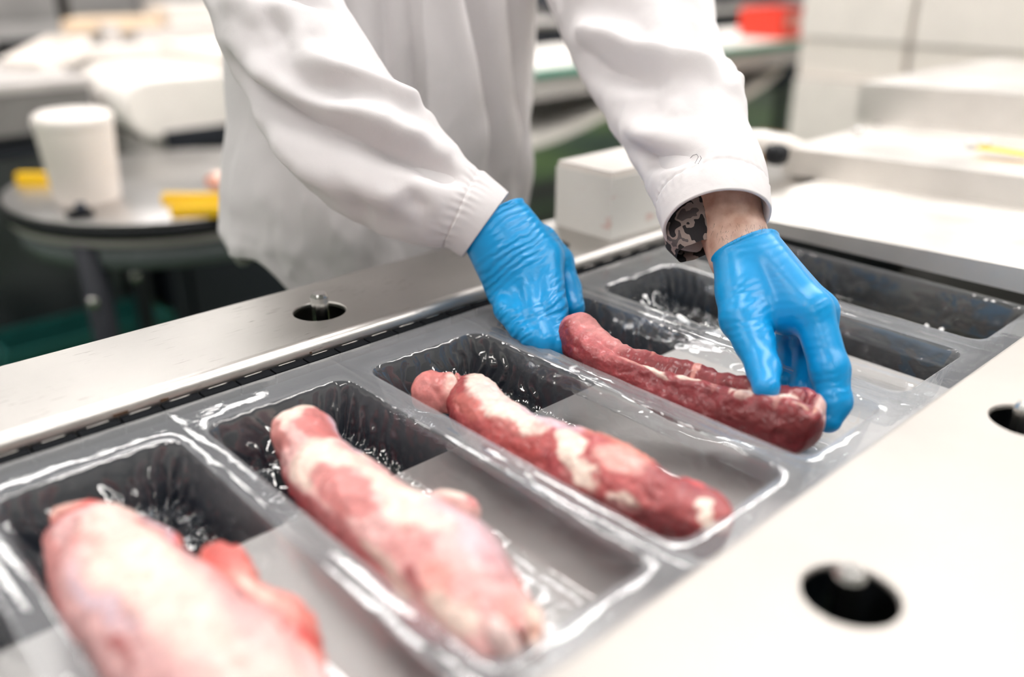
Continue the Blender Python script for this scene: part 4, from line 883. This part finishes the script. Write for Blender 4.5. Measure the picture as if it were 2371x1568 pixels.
# shirt cuff showing inside the coat sleeve
cuff = tube('shirt_cuff', [at(1612, 430, 0.855), at(1598, 500, 0.835), at(1598, 550, 0.822), at(1606, 582, 0.816)], [0.030, 0.028, 0.023, 0.015], M['camo'], person, n=40, cap=False)
cuff['label'] = 'camouflage shirt cuff'
for v in cuff.data.vertices:
    k = fbm(np.array([[v.co.x*60, v.co.y*60, v.co.z*60]]), 2)[0]; v.co.x += 0.004*k; v.co.z += 0.005*k

# gloved hands
def glove(name, palm, fingers, wrist_pt, wrist_dir, m, kp=0.012, kf=0.006, ku=0.009, kn=0.0, h=0.0017):
    A = lambda p: np.array(at(p[0], p[1], p[2]))
    pts = [A(p) for a, b2 in palm for p in (a, b2)]+[A(p) for f in fingers for p in f]
    G, lo = grid_for(pts, 0.032, h)
    d = None
    for a, b2 in palm:
        e = capsule(G, A(a), A(b2), a[3], b2[3]); d = e if d is None else smin(d, e, kp)
    out = None
    for f in fingers:
        e = None
        for a, b2 in zip(f[:-1], f[1:]):
            q = capsule(G, A(a), A(b2), a[3], b2[3]); e = q if e is None else smin(e, q, kf)
        e = smin(d, e, ku); out = e if out is None else (np.minimum(out, e) if kn == 0 else smin(out, e, kn))
    wp = np.array(at(*wrist_pt)); wn = np.array(at(*wrist_dir))-wp; wn /= np.linalg.norm(wn)
    pl = (wp-G)@wn
    bead = np.hypot(np.maximum(out, -0.0005)*0.9, pl+0.0008)-0.0016
    out = smin(np.maximum(out, pl), bead, 0.0012)
    V, Fc = surface_nets(out, lo, h); V = relax(V, Fc, 2, 0.45)
    return obj(name, V, Fc, m, person)
g1 = glove('glove', [((1163, 482, .888, .0185), (1258, 598, .880, .0185)), ((1140, 505, .882, .020), (1226, 632, .873, .018)), ((1118, 528, .882, .019), (1194, 660, .878, .0175)), ((1108, 540, .890, .017), (1166, 675, .886, .0155)), ((1190, 520, .895, .019), (1255, 590, .895, .017))],
  [[(1262, 602, .880, .018), (1277, 715, .852, .0150), (1291, 795, .836, .0125)], [(1230, 635, .874, .0175), (1240, 735, .850, .0150), (1262, 788, .832, .0125)], [(1195, 660, .879, .0165), (1206, 735, .856, .0142), (1230, 778, .838, .0122)], [(1166, 676, .886, .0150), (1176, 715, .866, .0132), (1204, 762, .848, .0112)],
   [(1255, 560, .900, .017), (1293, 605, .908, .0150), (1317, 668, .902, .0122), (1330, 712, .888, .0108)]], (1137, 503, .886), (1220, 640, .878), M['glove_a'], kn=0.0022)
g1['label'] = 'blue nitrile glove with diagonal wrinkles'
g2 = glove('glove', [((1702, 570, .802, .0215), (1718, 735, .768, .0190)), ((1735, 562, .800, .0215), (1872, 716, .753, .0180)), ((1745, 565, .812, .020), (1893, 718, .775, .0165)), ((1735, 570, .826, .020), (1866, 728, .800, .0155)), ((1712, 575, .832, .019), (1832, 738, .820, .0145)), ((1725, 680, .785, .0220), (1818, 728, .768, .0185))],
  [[(1722, 740, .766, .0185), (1746, 790, .752, .0168), (1768, 855, .727, .0134), (1774, 897, .708, .0112)],
   [(1882, 722, .752, .0172), (1921, 855, .737, .0158), (1931, 930, .732, .0140), (1918, 972, .729, .0112)],
   [(1896, 722, .776, .0160), (1908, 832, .785, .0140), (1898, 925, .757, .0115)],
   [(1868, 730, .801, .0150), (1866, 812, .808, .0132), (1856, 900, .775, .0112)],
   [(1834, 738, .821, .0140), (1826, 802, .825, .0120), (1822, 880, .790, .0100)]], (1722, 574, .804), (1790, 704, .783), M['glove_b'])
g2['label'] = 'blue nitrile glove with smooth back'
# hairs on the bare wrist
hp_ = []
bmh = bmesh.new()
rng = np.random.RandomState(3)
for k in range(70):
    p = np.array(at(rng.uniform(1645, 1775), rng.uniform(515, 560), 0.777)); q = p+RIGHT*rng.uniform(-.003, .003)+DOWN*rng.uniform(.002, .007)-FWD*0.001
    w = RIGHT*0.00012
    vs = [bmh.verts.new(tuple(x)) for x in (p-w, p+w, q)]; bmh.faces.new(vs)
hr = link_bm('wrist_hair', bmh, M['hair'], person); hr['kind'] = 'stuff'

# ------------------------------------------------------------------ left background
tt_ = empty('round_table'); tt_.location = (0.768, 1.956, 0)
tag(tt_, 'round grey metal table with a dark rim, behind the worker on the left', 'table')
tc, tr_, tz = (0.768, 1.956, 0), 0.349, 0.82
def prt(o): return into(o, tt_)
prt(lathe('tabletop', [(tr_-0.002, tz-0.008), (tr_, tz-0.004), (tr_, tz-0.001), (tr_-0.003, tz)], tc, M['tabletop'], n=96))
prt(lathe('rim', [(tr_-0.004, tz-0.033), (tr_+0.002, tz-0.033), (tr_+0.002, tz-0.009), (tr_-0.004, tz-0.009)], tc, M['black'], n=96))
prt(lathe('apron', [(tr_-0.03, tz-0.052), (tr_-0.006, tz-0.050), (tr_-0.006, tz-0.034), (tr_-0.03, tz-0.034)], tc, M['palegrey'], n=96))
M['drum'] = plain('slate_drum', (0.13, 0.15, 0.155), 0.4)
prt(lathe('drum', [(tr_-0.05, tz-0.108), (tr_-0.022, tz-0.10), (tr_-0.016, tz-0.056), (tr_-0.03, tz-0.053)], tc, M['drum'], n=96))
for a in (3.75, 5.6, 1.6):
    lx, ly = tc[0]+(tr_-0.03)*math.cos(a), tc[1]+(tr_-0.03)*math.sin(a)
    lg = prt(tube('leg', [(lx, ly, tz-0.05), (lx, ly, 0.42), (lx+0.04*math.cos(a), ly+0.04*math.sin(a), 0.0)], [0.03, 0.022, 0.02], M['dark'], n=14))
    for zz in (0.66, 0.52):
        bb_ = lathe('bolt', [(0.010, -0.01), (0.010, 0.005), (0.006, 0.009)], (lx-0.02, ly-0.025, zz), M['pin'], n=8); bb_.parent = lg
# bucket upside on the table
bk = empty('bucket'); bp = atz(233, 478, tz); bk.location = (bp[0], bp[1]+0.07, tz)
tag(bk, 'white plastic bucket with a rounded lid standing on the round table', 'bucket')
lathe('body', [(0.060, 0.0), (0.063, 0.003), (0.0735, 0.150), (0.074, 0.155)], (0, 0, 0), M['cream'], bk, n=48)
lathe('lid', [(0.074, 0.152), (0.0755, 0.156), (0.0755, 0.166), (0.072, 0.175), (0.062, 0.180), (0.01, 0.181)], (0, 0, 0), M['white'], bk, n=48)
def tbox(name, px0, px1, py, ln, wdt, hgt, m, label, cat, z=tz, ang=0.0):
    a = atz(px0, py, z); b2 = atz(px1, py, z); c = (a+b2)/2; l = np.linalg.norm(b2-a); an = math.atan2(b2[1]-a[1], b2[0]-a[0])+ang
    bm = bmesh.new(); bm_box(bm, -l/2, l/2, -wdt/2, wdt/2, 0, hgt)
    o = link_bm(name, bm, m, bevel=min(hgt, wdt)*0.35, seg=3); o.location = tuple(c); o.rotation_euler = (0, 0, an); return tag(o, label, cat)
tbox('yellow_handle', 45, 118, 428, 0, 0.022, 0.026, M['yellow'], 'yellow plastic handle lying left of the white bucket', 'handle')
tbox('yellow_handle', 380, 530, 472, 0, 0.020, 0.020, M['yellow'], 'upper yellow plastic handle of the pair beside the coat', 'handle')
tbox('yellow_handle', 400, 545, 500, 0, 0.020, 0.020, M['yellow'], 'lower yellow plastic handle of the pair, at the table rim', 'handle')
ck = empty('rim_clamp'); cp = atz(186, 503, tz); ck.location = tuple(cp)
tag(ck, 'small black clamp on the table rim in front of the bucket', 'clamp')
box('jaw', -0.022, 0.022, -0.012, 0.012, 0, 0.014, M['black'], ck); lathe('screw', [(0.008, 0.012), (0.010, 0.016), (0.010, 0.026), (0.006, 0.028)], (0.004, 0, 0), M['bluedark'], ck, n=12)
P, Fc, ss, tq = loft([(482, 425, 30, 0.014, tz-ZF+0.014), (500, 422, 60, 0.022, tz-ZF+0.02), (530, 420, 70, 0.022, tz-ZF+0.02), (555, 424, 40, 0.014, tz-ZF+0.014)], 60, 40, 71, e0=0.3, e1=0.3)
o = obj('meat_scrap', P-P.mean(0), Fc, M['meat'], col=paint(P, ss, tq, lin(245, 215, 200), lin(220, 140, 110), [(0.1, -0.6, 0.3, 0.4, lin(215, 120, 90), 0.9, 0.5)], 4)); o.location = P.mean(0)
tag(o, 'small pale pink meat scrap on the round table beside the coat', 'meat')
# teal box under the table, added for green floor and low plinth
tcx = empty('teal_box'); tcx.location = (0.62, 2.42, 0); tag(tcx, 'added dark teal box standing for floor and plinth under the round table', 'crate')
for nm, a in (('bottom', (-0.20, 0.22, -0.09, 0.11, 0.005, 0.02)), ('side', (-0.20, 0.22, -0.09, -0.08, 0.02, 0.36)), ('side', (-0.20, 0.22, 0.10, 0.11, 0.02, 0.36)), ('end_wall', (-0.20, -0.19, -0.08, 0.10, 0.02, 0.36)), ('end_wall', (0.21, 0.22, -0.08, 0.10, 0.02, 0.36)), ('rim', (-0.21, 0.23, -0.10, -0.09, 0.33, 0.37))):
    box(nm, *a, M['teal'], tcx, bevel=0.003)
# broad white belt conveyor behind the table
def stadium(name, x0, x1, y0, y1, z0, z1, m, parent, n=16):
    r = (z1-z0)/2; zc = (z0+z1)/2; pr = [(x0+r-r*math.sin(q), zc+r*math.cos(q)) for q in np.linspace(0, math.pi, n)]+[(x1-r+r*math.sin(q), zc-r*math.cos(q)) for q in np.linspace(0, math.pi, n)]
    V = []; k = len(pr)
    for y in (y0, y1): V += [(x, y, z) for x, z in pr]
    Fc = [(i, (i+1) % k, k+(i+1) % k, k+i) for i in range(k)]+[tuple(range(k))[::-1], tuple(range(k, 2*k))]
    o = obj(name, V, Fc, m, parent)
    for p in o.data.polygons: p.use_smooth = len(p.vertices) == 4
    return o
def off(o, t): o.parent = t; o.matrix_parent_inverse = Matrix.Translation(-Vector(t.location)); return o
cv = empty('belt_conveyor'); cv.location = (1.3, 2.7, 0); tag(cv, 'white belt conveyor with a thick rounded nose behind the round table', 'conveyor')
off(stadium('belt', 0.845, 1.85, 2.40, 2.90, 0.832, 0.978, M['belt'], None), cv)
off(box('side_guard', 0.93, 1.85, 2.385, 2.400, 0.80, 0.845, M['dark'], bevel=0.006), cv)  # near-black to carry the shade on the belt's underside
off(box('ramp', 1.15, 1.85, 2.42, 2.88, 0.978, 1.03, M['white'], bevel=0.015), cv)
off(box('support_block', 0.87, 0.96, 2.42, 2.86, 0.74, 0.83, M['palegrey'], bevel=0.006), cv)
off(box('dark_underside', 0.96, 1.85, 2.44, 2.86, 0.25, 0.83, M['dark'], bevel=0.004), cv)  # near-black box added as the shade below the belt
for x in (0.92, 1.80):
    for y in (2.45, 2.83): off(box('leg', x-0.02, x+0.02, y-0.02, y+0.02, 0, 0.76, M['dark'], bevel=0.003), cv)
# long white bench further back
wbn = empty('white_bench'); wbn.location = (1.3, 3.0, 0); tag(wbn, 'long white topped bench behind the belt conveyor, upper left', 'bench')
off(box('bench_top', 0.96, 1.9, 2.96, 3.12, 0.945, 1.012, M['white'], bevel=0.008), wbn)
off(box('upstand', 1.16, 1.9, 3.09, 3.12, 1.012, 1.055, M['palegrey'], bevel=0.006), wbn)
off(box('post', 1.05, 1.10, 3.07, 3.12, 1.012, 1.075, M['palegrey'], bevel=0.006), wbn)
off(box('leg_frame', 0.98, 1.03, 2.98, 3.10, 0, 0.945, M['greyplastic'], bevel=0.006), wbn)
off(box('leg_frame', 1.84, 1.89, 2.98, 3.10, 0, 0.945, M['greyplastic'], bevel=0.006), wbn)
off(box('dark_backing', 1.03, 1.84, 2.99, 3.09, 0.25, 0.94, M['dark'], bevel=0.002), wbn)  # dark panel added as the shade in the gap under the bench
off(box('edge_strip', 1.36, 1.52, 2.945, 2.96, 0.936, 0.950, M['brown'], bevel=0.002), wbn)
# grey cabinet and trough on the far left
gt = empty('steel_trough'); gt.location = (0.6, 2.9, 0); tag(gt, 'grey steel trough with a pale rim at the left edge behind the bucket', 'trough')
off(box('trough_body', 0.25, 0.80, 2.52, 3.1, 0.86, 0.965, M['greyplastic'], bevel=0.006), gt)
off(box('rim', 0.24, 0.81, 2.51, 3.11, 0.965, 0.985, M['palegrey'], bevel=0.005), gt)
off(box('base', 0.25, 0.80, 2.56, 3.06, 0.0, 0.80, M['darksteel'], bevel=0.006), gt)
off(box('plinth_band', 0.25, 0.80, 2.55, 3.07, 0.80, 0.86, M['dark'], bevel=0.002), gt)
jb = box('metal_pillar', 0.845, 0.945, 2.915, 3.04, 0.0, 0.94, M['greyplastic'], bevel=0.006); tag(jb, 'square grey metal pillar between the trough and the white conveyor nose', 'pillar')
tyy = at(112, 134, 2.58)
tray = empty('white_tray'); tray.location = tuple(tyy); tag(tray, 'white shallow tray tipped on the steel trough, upper left', 'tray')
o = box('tray_base', -0.10, 0.10, -0.07, 0.07, -0.02, 0.0, M['white'], tray, bevel=0.008)
for a in ((-0.10, 0.10, -0.075, -0.065, 0.0, 0.03), (-0.10, 0.10, 0.065, 0.075, 0.0, 0.03), (-0.105, -0.095, -0.07, 0.07, 0.0, 0.03), (0.095, 0.105, -0.07, 0.07, 0.0, 0.03)): box('tray_wall', *a, M['white'], tray, bevel=0.003)
tray.rotation_euler = (0, -0.25, 0.5)
rv = lathe('red_spot', [(0.018, -0.02), (0.022, -0.015), (0.022, 0.015), (0.015, 0.02)], at(20, 172, 2.75), M['red'], n=20); tag(rv, 'small red bottle on the trough at the left edge', 'spot')  # short red cylinder added for an unidentified red spot
# back counter with cutting board and boxes
bc = empty('back_counter'); bc.location = (1.6, 3.9, 0); tag(bc, 'grey steel back counter along the upper left of the photo', 'counter')
off(box('counter_top', 0.3, 1.95, 3.32, 4.3, 0.985, 1.015, M['greysteel'], bevel=0.004), bc)
off(box('cabinet', 0.34, 1.91, 3.40, 4.28, 0.10, 0.985, M['greyplastic'], bevel=0.004), bc)
off(box('plinth', 0.40, 1.85, 3.46, 4.2, 0, 0.10, M['dark'], bevel=0.002), bc)
for k in range(2): off(box('door', 0.36+0.78*k, 1.11+0.78*k, 3.385, 3.40, 0.14, 0.95, M['palegrey'], bevel=0.003), bc)
p = at(278, 40, 3.32); cb = box('cutting_board', p[0]-0.20, p[0]+0.14, p[1]-0.11, p[1]+0.11, 1.016, 1.062, M['beige'], bevel=0.006, rot=-0.35); tag(cb, 'thick beige cutting board on the back counter', 'board')
p = at(450, 45, 3.5); wc = empty('white_container'); wc.location = (p[0], p[1], 1.016); tag(wc, 'low white container on the back counter beside the coat shoulder', 'container')
box('body', -0.14, 0.26, -0.1, 0.14, 0, 0.075, M['white'], wc, bevel=0.01); box('lid', -0.145, 0.265, -0.105, 0.145, 0.072, 0.085, M['white'], wc, bevel=0.004)
p = at(150, 30, 3.25); bpz = tube('black_post', [(p[0], p[1], 1.013), (p[0], p[1], 1.5)], 0.022, M['black'], n=16); tag(bpz, 'black upright post standing on the back counter', 'post')
p = at(60, 115, 3.2); p = (p[0], 3.40, 0); p = (p[0]-0.02, 3.22, 0); dk = box('black_bin', p[0]-0.16, p[0]+0.0, p[1]-0.06, p[1]+0.08, 0.0, 1.03, M['black'], bevel=0.01); tag(dk, 'tall black bin beside the steel trough, far left', 'bin')
gc = empty('grey_cabinet'); p = at(40, 30, 4.6); gc.location = (0.9, 4.7, 0); tag(gc, 'wide grey cabinet against the far side, upper left corner', 'cabinet')
off(box('body', 0.2, 3.4, 4.7, 5.2, 0, 1.6, M['greyplastic'], bevel=0.01), gc)
for k in range(4): off(box('door', 0.23+0.79*k, 0.98+0.79*k, 4.685, 4.70, 0.1, 1.55, M['greysteel'], bevel=0.004), gc)

# ------------------------------------------------------------------ right background
cr = empty('green_edged_conveyor'); cr.location = (2.8, 2.2, 0); tag(cr, 'white belt conveyor with a green edge running behind the right sleeve', 'conveyor')
off(box('belt', 1.93, 4.6, 2.01, 2.50, 0.945, 0.962, M['belt'], bevel=0.004), cr)
off(box('edge_strip', 1.93, 4.6, 1.998, 2.010, 0.938, 0.958, M['green'], bevel=0.002), cr)
off(box('edge_strip', 1.93, 4.6, 2.50, 2.512, 0.938, 0.958, M['green'], bevel=0.002), cr)
off(box('side_beam', 1.93, 4.6, 2.012, 2.05, 0.868, 0.937, M['palegrey'], bevel=0.004), cr)
off(box('side_beam', 1.93, 4.6, 2.46, 2.498, 0.868, 0.937, M['palegrey'], bevel=0.004), cr)
off(box('dark_underlay', 1.93, 4.6, 2.06, 2.45, 0.862, 0.93, M['dark'], bevel=0.002), cr)
# sagging return belt
xs_ = np.linspace(1.94, 3.4, 60); V = []; 
for x in xs_:
    z = 0.705+0.125*((x-1.85)/0.65)**2 if x < 2.5 else 0.725+0.105*((x-2.95)/0.45)**2
    V += [(x, 2.05, z), (x, 2.45, z), (x, 2.45, z+0.03), (x, 2.05, z+0.03)]
Fc = []
for i in range(59):
    for k in range(4): Fc.append((i*4+k, i*4+(k+1) % 4, (i+1)*4+(k+1) % 4, (i+1)*4+k))
off(obj('return_belt', V, Fc, M['belt'], smooth=False), cr)
for x in (2.98, 4.4):
    for y in (2.03, 2.48): off(box('leg', x-0.02, x+0.02, y-0.02, y+0.02, 0, 0.868, M['greyplastic'], bevel=0.003), cr)
# red crate on that conveyor
rc = empty('red_crate'); p = atz(1822, 90, 0.962); rc.location = (p[0]+0.05, p[1]+0.10, 0.962); tag(rc, 'red plastic crate standing on the far end of the green edged conveyor', 'crate')
for nm, a in (('bottom', (-0.10, 0.14, -0.1, 0.1, 0, 0.01)), ('side', (-0.10, 0.14, -0.1, -0.09, 0.01, 0.115)), ('side', (-0.10, 0.14, 0.09, 0.1, 0.01, 0.115)), ('end_wall', (-0.10, -0.09, -0.09, 0.09, 0.01, 0.115)), ('end_wall', (0.13, 0.14, -0.09, 0.09, 0.01, 0.115)), ('rim', (-0.11, 0.15, -0.112, -0.1, 0.10, 0.122))):
    box(nm, *a, M['red'], rc, bevel=0.002)
for k in range(3):
    o = lathe('pale_disc', [(0.026, 0), (0.026, 0.006), (0.018, 0.008)], (0, 0, 0), M['pinkred'], rc, n=20); o.rotation_euler = (math.pi/2, 0, 0); o.location = (-0.05+0.07*k, -0.0995, 0.068)  # three pale red discs on the crate's side
# dark machinery behind the conveyor
dm = empty('dark_machine'); dm.location = (3.6, 3.3, 0); tag(dm, 'dark blurred machine with grey pipes and black hoses behind the green edged conveyor', 'machine')
off(box('housing', 2.0, 5.2, 3.0, 3.9, 0.53, 0.98, M['dark'], bevel=0.01), dm)  # near-black; its lower part stands in for shadow behind the conveyor
off(box('top_unit', 2.3, 3.2, 3.05, 3.6, 0.98, 1.10, M['palegrey'], bevel=0.01), dm)
off(box('top_unit', 3.5, 4.9, 3.1, 3.7, 0.98, 1.25, M['greysteel'], bevel=0.01), dm)
for x in (2.05, 5.1):
    for y in (3.05, 3.85): off(box('leg', x-0.03, x+0.03, y-0.03, y+0.03, 0, 0.53, M['darksteel'], bevel=0.004), dm)
for k in range(5):
    x = 2.3+0.55*k; off(tube('hose', [(x, 2.96, 1.12-0.01*k), (x+0.2, 2.9, 1.03), (x+0.5, 2.9, 0.98), (x+0.8, 2.95, 1.08)], 0.035, M['black'], n=10), dm)
for k in range(4):
    off(tube('pipe', [(1.9, 2.85, 0.86+0.075*k), (5.2, 2.85, 0.86+0.075*k)], 0.022, [M['greysteel'], M['dark'], M['brown'] if False else M['palegrey'], M['dark']][k], n=10), dm)
# pallets
for k in range(5):
    pl = empty('wooden_pallet'); pl.location = (2.95, 1.765, 0.002+0.125*k)
    tag(pl, ['lowest', 'second lowest', 'middle', 'second highest', 'topmost'][k]+' wooden pallet of the stack between conveyor leg and white cabinet', 'pallet', 'stacked wooden pallets')
    for j in range(5): box('slat', -0.22, 0.22, -0.22+0.09*j, -0.145+0.09*j, 0.10, 0.122, M['wood'], pl, bevel=0.002)
    for y in (-0.22, -0.04, 0.14):
        for x in (-0.22, -0.04, 0.13): box('block', x, x+0.09, y, y+0.075, 0.02, 0.10, M['wood'], pl, bevel=0.002)
    for y in (-0.22, -0.04, 0.14): box('runner', -0.22, 0.22, y, y+0.075, 0.0, 0.02, M['wood'], pl, bevel=0.002)
# white cabinet behind the sealing station
wc2 = empty('white_cabinet'); wc2.location = (3.2, 1.0, 0); tag(wc2, 'large white cabinet with a grey seam between its panels, upper right', 'cabinet')
yC, xC = 1.62, 2.62
def wface(px, py): return atx(px, py, xC)
a = wface(1855, 60); yl = a[1]; ys = wface(2112, 60)[1]
zb_ = wface(1900, 90)[2]; zm = wface(1900, 182)[2]
off(box('carcass', xC+0.03, xC+0.9, -1.2, yl-0.005, 0.0, 2.0, M['palegrey'], bevel=0.01), wc2)
off(box('panel', xC, xC+0.03, ys+0.010, yl, zb_+0.003, 1.40, M['white'], bevel=0.008), wc2)
off(box('panel', xC, xC+0.03, -1.2, ys-0.010, zb_+0.003, 1.40, M['white'], bevel=0.008), wc2)
M['reflect_dark'] = plain('reflection_dark', (0.01, 0.012, 0.016), 0.15)
for ya, yb_ in ((ys+0.010, yl), (-1.2, ys-0.010)): off(box('added_dark_panel', xC+0.004, xC+0.03, ya, yb_, 1.405, 1.98, M['reflect_dark'], bevel=0.004), wc2)  # unseen dark panels added to darken reflections in the last trays
off(box('middle_panel', xC+0.006, xC+0.03, ys+0.012, yl-0.004, zm+0.003, zb_-0.003, M['cream'], bevel=0.005), wc2)
off(box('middle_panel', xC+0.006, xC+0.03, -1.2, ys-0.012, zm+0.003, zb_-0.003, M['cream'], bevel=0.005), wc2)
off(box('lower_panel', xC-0.01, xC+0.03, -1.2, yl-0.008, 0.12, zm-0.003, M['white'], bevel=0.006), wc2)
